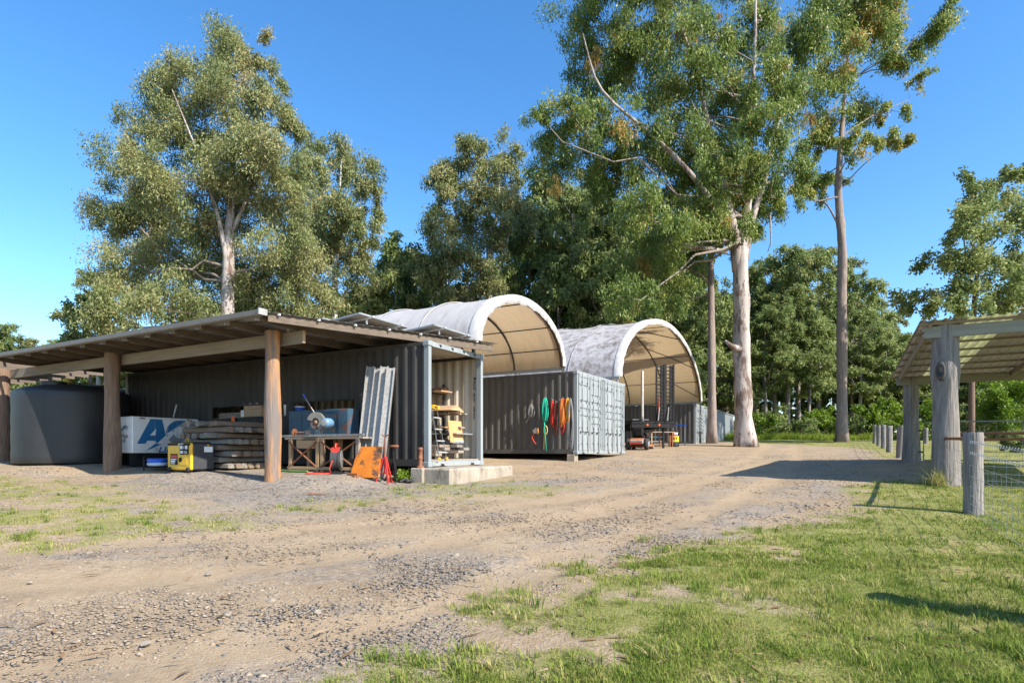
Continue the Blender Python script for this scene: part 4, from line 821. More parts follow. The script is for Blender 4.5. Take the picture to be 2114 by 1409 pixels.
def flat(name, pts, m, parent, M, d=.0, th=.003):
    b = MB(); n = len(pts); b.add([M @ Vector((p[0], p[1], d + e)) for e in (0, th) for p in pts], [tuple(range(n)), tuple(range(2 * n - 1, n - 1, -1))] + [(i, n + i, n + (i + 1) % n, (i + 1) % n) for i in range(n)]); return b.build(name, m, parent)
def rect(name, x, y, w, h, m, parent, M, d=0, th=.003): return flat(name, [(x, y), (x + w, y), (x + w, y + h), (x, y + h)], m, parent, M, d, th)
# white generator cabinet, long side running back to the container
GW, GL, GH = .95, 1.84, .92; zb = .34
cx, cy, cz = at(273, 934, 1.99)
GS = A_thing('generator_cabinet', 'white generator cabinet with blue and grey logo behind the timber stack', 'generator', cx + GW / 2, 1.99 - GL / 2)
MB().cbox((0, 0, zb + GH / 2), (GW, GL, GH), .02).build('cabinet', WHITE, GS)
MB().cbox((0, 0, zb + GH + .02), (GW + .012, GL + .012, .06), .015).build('lid', WHITE, GS)
for s in (-1, 1): MB().box((s * .36, 0, .17), (.12, GL * .98, .335)).build('skid', BLACK, GS)
MB().box((0, 0, .2), (GW * .6, GL * .7, .26)).build('fuel_tank', BLACK, GS)
def logo(M, s, parent):
    f = lambda name, pts, m, d: flat(name, [(p[0] * s, p[1] * s) for p in pts], m, parent, M, d, .002)
    f('logo_letter', [(0, 0), (.42, .80), (.80, .80), (.92, .28), (.62, .0), (.58, .1), (.32, .1), (.27, 0)], BLUE, 0)
    f('logo_counter', [(.40, .27), (.58, .27), (.60, .50)], WHITE, .003)
    f('logo_letter', [(.97, .36), (1.02, .60), (1.22, .77), (1.62, .80), (1.25, .55)], BLUE, .001)
    f('logo_letter', [(1.42 + .50 * math.cos(a), .38 + .42 * math.sin(a)) for a in np.linspace(R(48), R(312), 20)] + [(1.45 + .26 * math.cos(a), .38 + .2 * math.sin(a)) for a in np.linspace(R(318), R(42), 20)], LGREY, 0)
    f('logo_bolt', [(.62, -.02), (1.02, .30), (.93, .32), (1.72, .82), (1.12, .42), (1.24, .38), (.84, -.02)], WHITE, .004)
    f('logo_tail', [(.25, -.24), (.56, .0), (.80, .0)], BLUE, .006)
    text('LIFTS', .25 * s, BLUE, parent, M @ T_((.66 * s, -.27 * s, .003)), shear=.25, bold=.006 * s, sx=1.4)
logo(T_((-GW / 2 - .002, GL / 2 - .12, zb + .25)) @ FXM, .84, GS)
logo(T_((GW / 2 - .03, GL / 2 + .002, zb + .40)) @ FYM, .42, GS)
for y in (-.30, .33): MB().box((-GW / 2 - .003, y, zb + .44), (.006, .008, .82)).build('door_seam', LGREY, GS)
for y in (.66, -.66): MB().box((-GW / 2 - .012, y, zb + GH + .01), (.02, .14, .03)).build('latch', RUST, GS)
MB().box((-GW / 2 - .012, .28, zb + .10), (.02, .04, .10)).build('handle', ALU, GS)
o = MB(); o.tube([(0, 0, 0), (-.10, -.03, .34)], [.018, .02], 8); q = o.build('steel_rod', GALV); x, y, z = at(358, 862, 1.2); q.location = FA.W(x, y, floorz(cx + GW / 2, 1.99 - GL / 2) + zb + GH + .05); q.rotation_euler = (0, 0, UA); tag(q, 'short steel rod leaning up from the white generator cabinet lid', 'rod')
# yellow and black portable generator
dx, dy, hh = .90, .60, .63; x, y, z = at(394, 972, 2.42)
G = A_thing('portable_generator', 'yellow and black portable generator standing on the gravel', 'generator', x + dx / 2, y - dy / 2)
GBLK = mat('generator_black', (.03, .032, .038), (.05, .05, .055), 3, .5, c3=(.22, .15, .1), s3=2.6, t3=.66, w3=.06)
MB().cbox((0, -.03, .05 + hh / 2), (dx, dy - .06, hh), .03).build('body', GBLK, G)
MB().cbox((0, dy / 2 - .035, .05 + hh / 2), (dx + .012, .07, hh + .01), .025).build('yellow_front', YEL, G)
M = T_((dx / 2, dy / 2 + .001, .05)) @ FYM
rect('control_panel', .50, .36, .32, .24, BLACK, G, M, 0, .012)
for i, (a, b, w, h, m) in enumerate(((.53, .49, .08, .08, PAPER), (.64, .50, .05, .06, LGREY), (.72, .49, .07, .08, PAPER), (.53, .39, .1, .06, PAPER), (.68, .38, .1, .07, LGREY))): rect('gauge', a, b, w, h, m, G, M, .012, .01)
rect('sticker', .12, .12, .28, .26, BLACK, G, M, 0, .003); rect('sticker_band', .14, .28, .24, .07, RED, G, M, .003, .002)
[rect('print_bar', .14, q_, w_, h_, PAPER, G, M, .003, .002) for q_, w_, h_ in ((.235, .22, .025), (.18, .17, .04), (.14, .16, .02))]
MB().lathe([(.05, 0), (.055, .02), (.02, .024)], n=16, M=M @ T_((.52, .24, 0))).build('fuel_cap', BLACK, G, True)
rect('hatch', .46, .12, .30, .26, YEL, G, M, 0, .006)
rect('rating_plate', .30, .42, .22, .13, PAPER, G, T_((-dx / 2 - .001, dy / 2 - .03, .05)) @ FXM, 0, .003); rect('warning_label', .38, .57, .05, .03, YEL, G, T_((-dx / 2 - .001, dy / 2 - .03, .05)) @ FXM, 0, .003)
MB().torus((0, .1, .05 + hh + .05), .06, .012, M=Matrix.Rotation(R(90), 4, 'X'), n=18, k=6).build('lifting_eye', YEL, G, True)
MB().cbox((0, 0, .05 + hh + .012), (dx * .9, dy * .8, .03), .01).build('top_cover', BLACK, G); rect('name_strip', .02, hh - .055, dx - .04, .055, BLACK, G, M, .002, .004); text('POWER', .06, PAPER, G, M @ T_((.42, hh - .05, .007)), shear=.2, extr=.001, bold=.002)
for a in (.1, .8): MB().cyl((dx / 2 - a, dy / 2 - .04, .06), (dx / 2 - a, dy / 2 + .025, .06), .06, n=16).build('wheel', RUBBER, G, True)
for a in (.1, .8): MB().cyl((dx / 2 - a, -dy / 2 - .01, .06), (dx / 2 - a, -dy / 2 + .06, .06), .06, n=16).build('wheel', RUBBER, G, True)
# stacked split posts, layers crossing
sx0, _, _ = at(456, 965, 1.74); fz = floorz(sx0 + .9, 1.0); SL = 1.66
for k in range(8):
    n = 8 if k < 7 else 5; z = fz + .085 + k * .148
    for j in range(n):
        ln = SL * random.uniform(.9, 1.16) * (1.15 if k % 2 == 0 else 1); t = .11 + (SL - .22) * (j + .5) / n - .02; w = SL / 8 * random.uniform(.82, .96); h = .148 * random.uniform(.82, 1.02)
        mb = MB(); prof = [(-w / 2, -h * .42), (-w * .3, -h / 2), (w * .3, -h / 2), (w / 2, -h * .35), (w * random.uniform(.35, .5), h * .3), (w * .2, h / 2), (-w * .2, h / 2), (-w * random.uniform(.36, .5), h * .3)]
        vs = []; fs = []
        for i in range(5):
            s = 1 - .10 * abs(i - 2) / 2 * random.random()
            vs += [(ln * (i / 4 - .5), p[0] * s + random.uniform(-.006, .006), p[1] * s + random.uniform(-.004, .004)) for p in prof]
        for i in range(4): fs += [(i * 8 + q, i * 8 + (q + 1) % 8, i * 8 + 8 + (q + 1) % 8, i * 8 + 8 + q) for q in range(8)]
        mb.add(vs, fs + [tuple(range(8))[::-1], tuple(range(32, 40))]); o = mb.build('split_post', SPLIT if random.random() < .6 else SPLIT2)
        if k % 2 == 0: o.location = FA.W(sx0 + SL / 2 + random.uniform(-.06, .06), .08 + t, z); o.rotation_euler = (0, 0, UA)
        else: o.location = FA.W(sx0 + t, .08 + SL / 2 + random.uniform(-.05, .08), z); o.rotation_euler = (0, 0, UA + R(90))
        ly_ = ('bottom', 'second', 'third', 'fourth', 'fifth', 'sixth', 'seventh', 'topmost')[k]; tag(o, 'rough split hardwood post in the %s layer of the crossed stack' % ly_, 'timber', 'split posts in the %s layer' % ly_)
# blue and white bundle on a rack
x, y, z = at(318, 968, 2.3); BR = A_thing('float_rack', 'low black rack carrying a blue and a pale float board', 'rack', x + .1, 2.12, rz=R(-30))
for k, (m, L_, zz) in enumerate(((PALEB, 1.25, .16), (BLUEP, 1.15, .25))):
    pts = [(L_ / 2 * math.cos(a) * (1 if abs(math.cos(a)) < .8 else 1), .26 * math.sin(a) * (1 - .15 * math.cos(a))) for a in np.linspace(0, PI2, 28, endpoint=False)]
    mb = MB(); n = 28; vs = [(p[0] * s, p[1] * s, zz + e) for s, e in ((.9, -.045), (1, -.015), (1, .015), (.9, .045)) for p in pts]
    fs = [(i * n + j, i * n + (j + 1) % n, (i + 1) * n + (j + 1) % n, (i + 1) * n + j) for i in range(3) for j in range(n)] + [tuple(range(n))[::-1], tuple(range(3 * n, 4 * n))]; mb.add(vs, fs); mb.build('float_board', m, BR, True)
fr = MB()
for a in (-.35, .35): fr.tube([(a, -.32, 0), (a, -.32, .33)], .018, 6); fr.tube([(a, .32, 0), (a, .32, .33)], .018, 6); fr.tube([(a, -.36, .09), (a, .36, .09)], .018, 6)
fr.build('frame', BLACK, BR)
# machine seen left of the tank
Tm = thing('ride_on_mower', 'red and yellow ride-on mower parked behind the water tank', 'mower', (-18.4, 22.4, gz(-18.4, 22.4)), R(-60))
mb = MB(); mb.cbox((.5, 0, .75), (.8, .6, .4), .08); mb.build('hood', RED, Tm); MB().cbox((.91, 0, .85), (.03, .5, .5), .02).build('grille', GALV, Tm)
for k in range(6): MB().box((.93, 0, .66 + k * .07), (.02, .44, .018)).build('grille_bar', BLACK, Tm)
MB().cbox((0, 0, .38), (1.9, .5, .2), .04).build('chassis', YEL, Tm); MB().cbox((-.55, 0, .72), (.5, .5, .1), .04).build('seat', BLACK, Tm); MB().cbox((-.8, 0, 1.0), (.1, .48, .5), .04).build('backrest', BLACK, Tm)
MB().cbox((.2, 0, .2), (.9, 1.1, .14), .05).build('deck', YEL, Tm); MB().cbox((.45, 0, 1.35), (.9, 1.0, .05), .02).build('canopy', WHITE, Tm)
for a in (-.3, .85):
    for s in (-.48, .48): MB().tube([(a, s, .6), (a, s, 1.33)], .02, 6).build('canopy_post', BLACK, Tm)
for a, s, r in ((-.6, .48, .3), (-.6, -.48, .3), (.75, .42, .2), (.75, -.42, .2)):
    wv = MB(); wv.lathe([(r * .55, -.1), (r, -.09), (r, .09), (r * .55, .1)], n=20, M=T_((a, s, r)) @ Matrix.Rotation(R(90), 4, 'X')); ww = wv.build('wheel', RUBBER, Tm, True); MB().lathe([(r * .5, -.105), (r * .5, .105)], n=14, M=T_((a, s, r)) @ Matrix.Rotation(R(90), 4, 'X')).build('rim', WHITE, ww)
MB().torus((.05, 0, .98), .17, .018, M=Matrix.Rotation(R(30), 4, 'Y'), n=20, k=6).build('steering_wheel', WHITE, Tm, True)
# ---- saw bench along the container wall
x1, _, _ = at(580, 900, .95); x0, _, zt = at(742, 900, .95); fz = floorz((x0 + x1) / 2, .6); ht = zt - fz; bl = x1 - x0
BN = A_thing('saw_bench', 'long rough timber saw bench against the shaded container wall', 'bench', x0, .5, fz)
for k in range(3): MB().cbox((bl / 2, -.2 + .22 * k, ht - .03), (bl, .2, .04), .005).build('top_board', BOARDG, BN)
for a in (.16, bl * .5, bl * .56, bl - .2):
    for s in (-.25, .32): MB().box((a, s, (ht - .05) / 2), (.09, .07, ht - .05)).build('leg', BOARD if a > 1 else BOARDG, BN)
for a, b in ((.2, bl * .5), (bl * .56, bl - .2)): MB().tube([(a, .37, .1), (b, .37, ht - .12)], .02, 5).build('brace', RUST, BN); MB().tube([(b, .38, .1), (a, .38, ht - .12)], .02, 5).build('brace', RUST, BN)
MB().box((bl / 2, .36, .08), (bl - .3, .05, .07)).build('stretcher', BOARD, BN)
MB().cbox((bl * .72, .2, ht - .17), (.6, .3, .2), .01).build('drawer', BOARD, BN)
o = MB(); o.cbox((0, 0, 0), (bl + .15, .06, .06), .006); q = o.build('box_section', STEEL); q.location = FA.W(x0 + bl / 2 - .02, .9, zt + .032); q.rotation_euler = (0, 0, UA); tag(q, 'long bare steel box section lying along the bench front', 'steel bar')
# blue steel tool chest on the bench
xa, _, zc = at(722, 898, .42); xb, _, zd = at(598, 848, .42)
TC = A_thing('steel_chest', 'rusty blue steel chest standing on the saw bench', 'chest', (xa + xb) / 2, .28, zt + .001); cw = xb - xa; chh = zd - zt
MB().cbox((0, 0, chh / 2), (cw, .34, chh), .012).build('body', BLUEST, TC); MB().cbox((-cw / 2 + .17, .178, chh / 2), (.3, .02, chh - .03), .006).build('door', BLUEST, TC); MB().cbox((cw / 2 - .25, .178, chh / 2), (.44, .02, chh - .03), .006).build('door', BLUEST, TC)
MB().box((0, .176, chh - .04), (cw - .04, .02, .03)).build('rim', BLUEST, TC)
# metal cut-off saw
xs, _, _ = at(655, 898, .72); CS = A_thing('cut_off_saw', 'metal cut-off saw with grey guard and blue motor on the bench', 'saw', xs, .70, zt + .001, rz=R(12))
MB().cbox((0, 0, .03), (.52, .26, .06), .01).build('base', DARKST, CS); MB().prism([(-.12, .06), (.06, .06), (.0, .34), (-.06, .34)], -.05, .05).build('pivot', GREYF, CS)
Mw = T_((.0, .05, .36)) @ Matrix.Rotation(R(-90), 4, 'X')
MB().lathe([(.02, -.006), (.175, -.006), (.175, .006), (.02, .006)], n=36, M=Mw).build('blade', mat('cutting_disc', (.17, .1, .085), (.12, .08, .07), 8, .8), CS); MB().lathe([(.01, .006), (.05, .008), (.05, .03), (.02, .04)], n=20, M=Mw).build('flange', BOARD, CS, True)
g = MB(); pts = [(.235 * math.cos(a), .235 * math.sin(a)) for a in np.linspace(R(-20), R(205), 24)] + [(.10 * math.cos(a), .10 * math.sin(a)) for a in np.linspace(R(205), R(-20), 12)]
g.prism(pts, -.035, .035, M=T_((0, .07, .36)) @ Matrix.Rotation(R(-35), 4, 'Y')); g.build('guard', mat('guard_grey', (.2, .195, .175), (.16, .155, .14), 6, .5), CS)
mm = MB(); mm.lathe([(.03, -.02), (.1, 0), (.115, .05), (.115, .2), (.1, .25), (.05, .27)], n=24, M=T_((-.36, .02, .33)) @ Matrix.Rotation(R(-90), 4, 'X')); mo = mm.build('motor', mat('motor_blue', (.1, .2, .32), (.12, .24, .37), 6, .45), CS, True)
MB().lathe([(.075, .265), (.075, .285), (.02, .29)], n=20, M=T_((-.36, .02, .33)) @ Matrix.Rotation(R(-90), 4, 'X')).build('fan_cover', GREYF, mo)
MB().box((-.2, .03, .34), (.3, .08, .08)).build('arm', DARKST, CS); MB().tube([(.05, .05, .56), (.28, .12, .95)], .014, 8).build('handle', STEEL, CS); MB().tube([(.26, .115, .92), (.32, .13, 1.03)], .02, 8).build('grip', BLUEP, CS)
vz = MB(); vz.tube([(.12, .22, .11), (.5, .22, .11)], .018, 8); vz.build('vice_screw', RUST, CS); MB().lathe([(.09, -.012), (.09, .012)], n=20, M=T_((.5, .22, .11)) @ Matrix.Rotation(R(70), 4, 'Y')).build('hand_wheel', RUST, CS); MB().cbox((.14, .2, .1), (.06, .18, .1), .01).build('vice_jaw', DARKST, CS)
# goods on the shelf inside the slots
for nm, lab, cat, pxa, pxb, pya, pyb, m, dep in (('cardboard_box', 'brown cardboard box sitting in the container wall slot', 'box', 503, 538, 834, 858, CARD, .35), ('paper_carton', 'small white carton beside the brown cardboard box', 'carton', 497, 504, 848, 858, PAPER, .1),
        ('plastic_tub', 'white plastic tub in the wall slot right of the cardboard box', 'tub', 580, 590, 838, 856, WHITEP, .25), ('paint_tin', 'blue paint tin in the wall slot above the rusty chest', 'tin', 606, 620, 842, 852, BLUEP, .2)):
    xa, _, za = at(pxb, pyb, -.06); xb, _, zb_ = at(pxa, pya, -.06); h = zb_ - 1.30; r = A_thing(nm, lab, cat, (xa + xb) / 2, -.06 - dep / 2, 1.322)
    if nm in ('plastic_tub', 'paint_tin'): MB().lathe([((xb - xa) * .42, 0), ((xb - xa) * .5, h * .9), ((xb - xa) * .52, h * .92), ((xb - xa) * .52, h)], n=18).build('body', m, r, True); MB().lathe([((xb - xa) * .53, h), ((xb - xa) * .53, h + .02)], n=18).build('lid', WHITEP, r)
    else: MB().cbox((0, 0, h / 2), (xb - xa, dep, h), .004).build('body', m, r); MB().box((0, dep / 2 + .002, h * .55), (xb - xa - .01, .004, .008)).build('flap_seam', RAFTER, r)
SHF = thing('storage_shelf', 'timber shelf behind the slots cut in the container wall', 'shelf', FA.W(5, -.35, 1.29), UA); MB().box((0, 0, 0), (6.2, .55, .03)).build('shelf_board', BOARDG, SHF)
for a in (-3, 0, 3): MB().box((a, -.2, -.56), (.05, .05, 1.1)).build('leg', BOARDG, SHF)
for k in range(7):
    o = MB(); o.cbox((0, 0, 0), (1.3, .09, .035), .004); q = o.build('stored_board', BOARD if k % 2 else BOARDG); q.location = FA.W(7.0, -.22 - .1 * (k % 2), 1.325 + .04 * (k // 2) + .0); q.rotation_euler = (0, 0, UA + random.uniform(-.04, .04)); tag(q, 'short sawn board stored in the left wall slot', 'board', 'boards in the wall slot')
xq, _, zq = at(483, 868, .02); o = MB(); o.cbox((0, 0, 0), (.13, .015, .2), .004); q = o.build('orange_tag', ORTAG); q.location = FA.W(xq, .05, zq + .03); q.rotation_euler = (0, R(8), UA); tag(q, 'bright orange tag hanging on the container wall under the slot', 'tag')
# leaning galvanised channels
CHB = []
for k, (pb, pt) in enumerate(((744, 766), (757, 783), (770, 795), (784, 808))):
    xb, _, _ = at(pb, 935, .62); xt, _, ztp = at(pt, 757, .10); zf = floorz(xb, .62); p0, p1 = Vector((xb, .62, zf + .02)), Vector((xt, .10, ztp - .03 * (k % 2))); L_ = (p1 - p0).length
    w = .19; o = MB(); o.prism([(-w / 2, 0), (w / 2, 0), (w / 2, .065), (w / 2 - .025, .065), (w / 2 - .025, .06), (w / 2 - .004, .06), (w / 2 - .004, .004), (-w / 2 + .004, .004), (-w / 2 + .004, .06), (-w / 2 + .025, .06), (-w / 2 + .025, .065), (-w / 2, .065)], 0, L_)
    q = o.build('galvanised_channel', GALV); zax = (p1 - p0).normalized(); nrm = Vector((-.45, .9, .25)); nrm = (nrm - zax * nrm.dot(zax)).normalized(); xx = zax.cross(nrm)
    Mm = Matrix((xx, zax, nrm)).transposed().to_4x4(); q.matrix_world = T_(FA.W(*p0)) @ Matrix.Rotation(UA, 4, 'Z') @ Mm
    tag(q, 'galvanised steel channel leaning against the container wall behind the orange plate', 'steel channel', 'leaning galvanised channels')
# orange rusted plate leaning on the channels
xa, _, _ = at(783, 980, .95); xb, _, _ = at(724, 978, .95); fz = floorz((xa + xb) / 2, .95); hp = (980 - 920) / F * 14.1
OP = A_thing('steel_plate', 'rusty orange painted steel plate leaning in front of the galvanised channels', 'plate', (xa + xb) / 2, .98, fz); w = xb - xa
MB().prism([(-w / 2, 0), (w / 2, 0), (w / 2 - .09, hp * .78), (w / 2 - .16, hp * .8), (w / 2 - .18, hp * 1.02), (-w / 2 + .03, hp * 1.02)], -.006, .006, M=T_((0, 0, .01)) @ Matrix.Rotation(R(14), 4, 'X')).build('plate', ORANGE, OP)
fb = MB(); fb.box((w / 2 - .2, .12, .05), (.3, .05, .1)); fb.box((w / 2 - .3, .12, .03), (.06, .16, .06)); fb.build('foot', RUST, OP)
# hose reel
xr, _, _ = at(697, 975, .95); HRl = A_thing('hose_reel', 'red and black retractable hose reel on the ground by the bench', 'hose reel', xr, .98, rz=R(35)); rr_ = .27
MB().lathe([(.05, -.1), (rr_, -.1), (rr_, -.06), (rr_ * .93, -.05), (rr_ * .93, .05), (rr_, .06), (rr_, .1), (.05, .1)], n=32, M=T_((0, 0, .33)) @ Matrix.Rotation(R(90), 4, 'Y')).build('drum', DARKST, HRl)
MB().lathe([(.0, .101), (.2, .105), (.2, .12), (.1, .13), (.0, .13)], n=28, M=T_((0, 0, .33)) @ Matrix.Rotation(R(-90), 4, 'Y')).build('side_cover', mat('reel_cover', (.2, .21, .21), (.15, .15, .15), 7, .4), HRl)
MB().prism([(-.2, .42), (.2, .42), (.2, .54), (.12, .60), (-.12, .60), (-.2, .54)], -.09, .09, M=Matrix.Rotation(R(90), 4, 'Z')).build('red_housing', RED, HRl); MB().tube([(0, -.15, .6), (0, -.12, .68), (0, .12, .68), (0, .15, .6)], .018, 7).build('handle', RED, HRl)
MB().box((0, 0, .03), (.3, .35, .05)).build('foot', BLACK, HRl)
hs = [Vector((.05, .25, .3)), Vector((.1, .34, .12))] + [Vector((.34 + .27 * math.cos(a), .3 + .2 * math.sin(a), .02)) for a in np.linspace(R(200), R(520), 22)]; MB().tube(hs, .012, 6).build('hose', REDR, HRl, True)
# jack stands
def jack(name, label, px, py, top, m, y, post, s=1.0, v=True):
    x, _, _ = at(px, py, y); zf = floorz(x, y); _, _, zt_ = at(px, top, y); h = zt_ - zf; J = A_thing(name, label, 'jack stand', x, y, zf); hb = h * .52
    for k in range(3): a = k * PI2 / 3 + .5; lg = MB(); lg.tube([(.21 * s * math.cos(a), .21 * s * math.sin(a), .01), (.035 * math.cos(a), .035 * math.sin(a), hb)], [.022, .022], 4); lg.build('leg', m, J); MB().cbox((.21 * s * math.cos(a), .21 * s * math.sin(a), .012), (.07, .07, .02), .004).build('foot', m, J)
    MB().lathe([(.034, hb * .35), (.034, hb * 1.05)], n=12).build('sleeve', m, J)
    MB().tube([(.12 * math.cos(.5 + k * PI2 / 3) , .12 * math.sin(.5 + k * PI2 / 3), hb * .4) for k in (0, 1, 2, 0)], .012, 5).build('tie_ring', m, J)
    MB().cyl((0, 0, hb * .9), (0, 0, h - .05), .02, n=10).build('post', post, J)
    if v: MB().tube([(-.1, 0, h), (-.02, 0, h - .05), (.02, 0, h - .05), (.1, 0, h)], .014, 5).build('saddle', post, J)
    else: MB().cyl((-.13, 0, h - .03), (.13, 0, h - .03), .03, n=12).build('roller', RUST, J, True)
jack('jack_stand', 'red jack stand with rusty post and open vee saddle beside the orange plate', 795, 978, 896, RED, .85, RUST)
jack('roller_stand', 'black roller stand with rusty roller beside the red jack stand', 812, 978, 918, BLACK, .62, BLACK, .9, False)
# weeds, scrap and offcuts at the container foot
for k in range(7):
    x, _, _ = at(826 + k * 4.5, 978, .35 + .05 * (k % 3)); y = .36 + .07 * (k % 3); o = MB(); o.cbox((0, 0, .03), (.16, .07, .05), .01); q = o.build('steel_offcut', DARKST); q.location = FA.W(x, y, floorz(x, y) + .03); q.rotation_euler = (random.uniform(-.3, .3), random.uniform(-.5, .2), random.uniform(0, 3)); tag(q, 'small black steel offcut lying at the open container foot', 'offcut', 'steel offcuts on the ground')
def weed(px, py, y, n, h, lab):
    x, _, _ = at(px, py, y); me, _t = leaf_mesh('foliage', [(np.array((random.uniform(-.2, .2), random.uniform(-.06, .06), h * .5)), (.12, .1, h * .45)) for _ in range(n)], 5200, .06, .022, droop=-.2, spray=.09, tb=.55)
    r = A_thing('weed', lab, 'weed', x, y); obj('foliage', me, LEAF['lime'], r); MB().tube([(0, 0, 0), (0, 0, h * .7)], .006, 5).build('stem', LEAF['lime'], r)
weed(836, 975, .4, 4, .2, 'leafy green weed growing at the container wall by the jack stands')
mb = MB(); mb.tube([(0, 0, .03), (.5, .05, .03), (1.0, 0, .04)], .035, 8, flat=.6); q = mb.build('green_hose', mat('green_hose', (.12, .24, .06), (.16, .3, .08), 5, .6)); x, _, _ = at(635, 973, 1.1); q.location = FA.W(x, 1.1, floorz(x, 1.1)); q.rotation_euler = (0, 0, UA); tag(q, 'flat green hose lying on the ground before the bench', 'hose')
for a, b, L_, m, lab in ((655, 1022, .35, RUST, 'rusty steel strip lying on the grey gravel bank'), (625, 1002, .4, BOARDG, 'pale dry stick lying on the gravel near the right log post')):
    X, Y = gpx(a, b); o = MB(); o.cbox((0, 0, 0), (L_, .05, .015), .004); q = o.build('scrap_strip', m); q.location = (X, Y, gz(X, Y) + .02); q.rotation_euler = (.1, .05, .3); tag(q, lab, 'scrap')

# ---------------------------------------------------------------- inside the open container
for i_, ch in enumerate('MAEU 827 5935'):                    # code painted down the cream wall, one upright character per row
    if ch != ' ': xc, _, zc_ = FA.px(977, 777, -CW + .07); text(ch, .105, BLACK, contA, T_((xc, -CW + .072, zc_ - .09 - i_ * .086)) @ FYM, 'code_character', extr=.001, bold=.002)
fl = .172
LD = A_thing('step_ladder', 'aluminium step ladder with yellow cap standing at the container mouth', 'ladder', max(.02, FA.px(905, 946, -.47)[0]) + .16, -.50, fl, rz=R(-90 + 14)); lh = 1.2
for s in (-1, 1):
    MB().tube([(s * .24, -.24, 0), (s * .15, -.02, lh)], .022, 4, flat=.5).build('front_rail', ALU, LD); MB().tube([(s * .22, .36, 0), (s * .14, .04, lh)], .016, 4, flat=.6).build('rear_rail', ALU, LD)
    for yy, xx in ((-.24, .24), (.36, .22)): MB().cbox((s * xx, yy, .02), (.06, .06, .05), .008).build('foot', YEL, LD)
for k in range(4): t = (k + .6) / 4.4; MB().cbox((0, -.24 + .22 * t, lh * t), (.46 - .17 * t, .085, .025), .004).build('tread', ALU, LD)
for k in range(2): t = (k + 1) / 3; MB().tube([(-.2, .36 - .32 * t, lh * t), (.2, .36 - .32 * t, lh * t)], .01, 5).build('brace', ALU, LD)
cap = MB(); cap.cbox((0, 0, lh + .03), (.36, .17, .09), .01); cp = cap.build('cap', YEL, LD); text('BAILEY', .075, BLACK, cp, T_((-.16, -.087, lh + .005)) @ Matrix.Rotation(R(90), 4, 'X'), extr=.002, bold=.002)
def plank(x, y, z, L_, w, h, m, lab, grp, rz=0, tilt=0, name='timber_board'):
    o = MB(); o.cbox((L_ / 2, 0, h / 2), (L_, w, h), .004); q = o.build(name, m); q.location = FA.W(x, y, z); q.rotation_euler = (0, tilt, UA + rz); return tag(q, lab, 'board', grp)
for lay in range(5):
    for j in range(4): plank(.35 + random.uniform(-.15, .5), -1.05 - j * .30, fl + lay * .072, random.uniform(2.6, 4.5), .26, .068, (SPLIT2, BOARDG, SPLIT)[(lay + j) % 3], 'heavy weathered board in the bottom pile inside the open container', 'bottom pile boards', random.uniform(-.02, .02))
RK = A_thing('timber_rack', 'steel rack carrying boards along the cream container wall', 'rack', 1.2, -2.0, fl)
for a in (0, 1.6):
    MB().box((a, .34, 1.0), (.05, .05, 2.0)).build('upright', DARKST, RK); MB().box((a, -.3, 1.0), (.05, .05, 2.0)).build('upright', DARKST, RK)
    for z in (.76, 1.12, 1.72): MB().box((a, .02, z), (.05, .62, .045)).build('arm', DARKST, RK)
MB().box((.6, .05, 1.76), (1.9, .5, .03)).build('top_shelf', BOARD, RK)
for j, (z, n) in enumerate(((fl + .79, 5), (fl + 1.15, 6))):
    for k in range(n):
        plank(.55 + random.uniform(-.25, .4), -1.74 - (k % 4) * .16, z + (k // 4) * .04, random.uniform(2.2, 3.4), .145, .036, (BOARD, BOARDG, SPLIT)[(k + j) % 3], 'sawn board lying on the %s tier of the steel timber rack' % ('lower', 'upper')[j], 'boards on the %s rack tier' % ('lower', 'upper')[j], random.uniform(-.03, .03))
plank(.28, -1.95, fl + .62, 2.5, .8, .035, GREYF, 'wide grey sheet lying across the rack in the open container', None, .0, name='grey_sheet')
o = MB(); o.cbox((0, 0, 0), (.025, .60, .56), .004); q = o.build('plywood_sheet', PLY); q.location = FA.W(.42, -1.72, fl + .69); q.rotation_euler = (0, R(8), UA); tag(q, 'orange-brown plywood offcut standing upright in the open container', 'plywood')
o = MB(); o.tube([(0, 0, 0), (.5, .55, 0)], .06, 12); o.tube([(0, -.12, 0), (.5, .43, .0)], .05, 12); q = o.build('grey_duct', GREYF, smooth=True); q.location = FA.W(.3, -1.7, fl + .425); q.rotation_euler = (0, 0, UA + R(-35)); tag(q, 'grey plastic duct length lying on the bottom timber pile', 'duct')
o = MB(); pts = [Vector((0, 0, 0)), Vector((0, 0, .14))] + [Vector((.14 - .14 * math.cos(a), 0, .14 + .14 * math.sin(a))) for a in np.linspace(.3, math.pi, 9)] + [Vector((.28, 0, -.03))]; o.tube(pts, .075, 14); q = o.build('pipe_elbow', WHITEP, smooth=True); q.location = FA.W(1.5, -1.85, fl + 1.81); q.rotation_euler = (0, 0, UA + R(-50)); tag(q, 'white plastic pipe bend standing on the rack top shelf', 'pipe bend')
o = MB(); o.tube([(0, 0, 0), (2.4, 0, 0)], .06, 12); q = o.build('rusty_pipe', RUST, smooth=True); q.location = FA.W(.95, -2.12, fl + 1.835); q.rotation_euler = (0, 0, UA); tag(q, 'rusty brown pipe lying on the rack top shelf', 'pipe')
o = MB(); o.prism([(-.3, 0), (.3, 0), (.24, .03), (0, .14), (-.24, .03)], -.5, .5); q = o.build('ridge_offcut', BOARD); q.location = FA.W(.9, -1.75, fl + 1.235); q.rotation_euler = (0, 0, UA + R(90)); tag(q, 'folded brown timber cladding piece on top of the rack boards', 'timber')
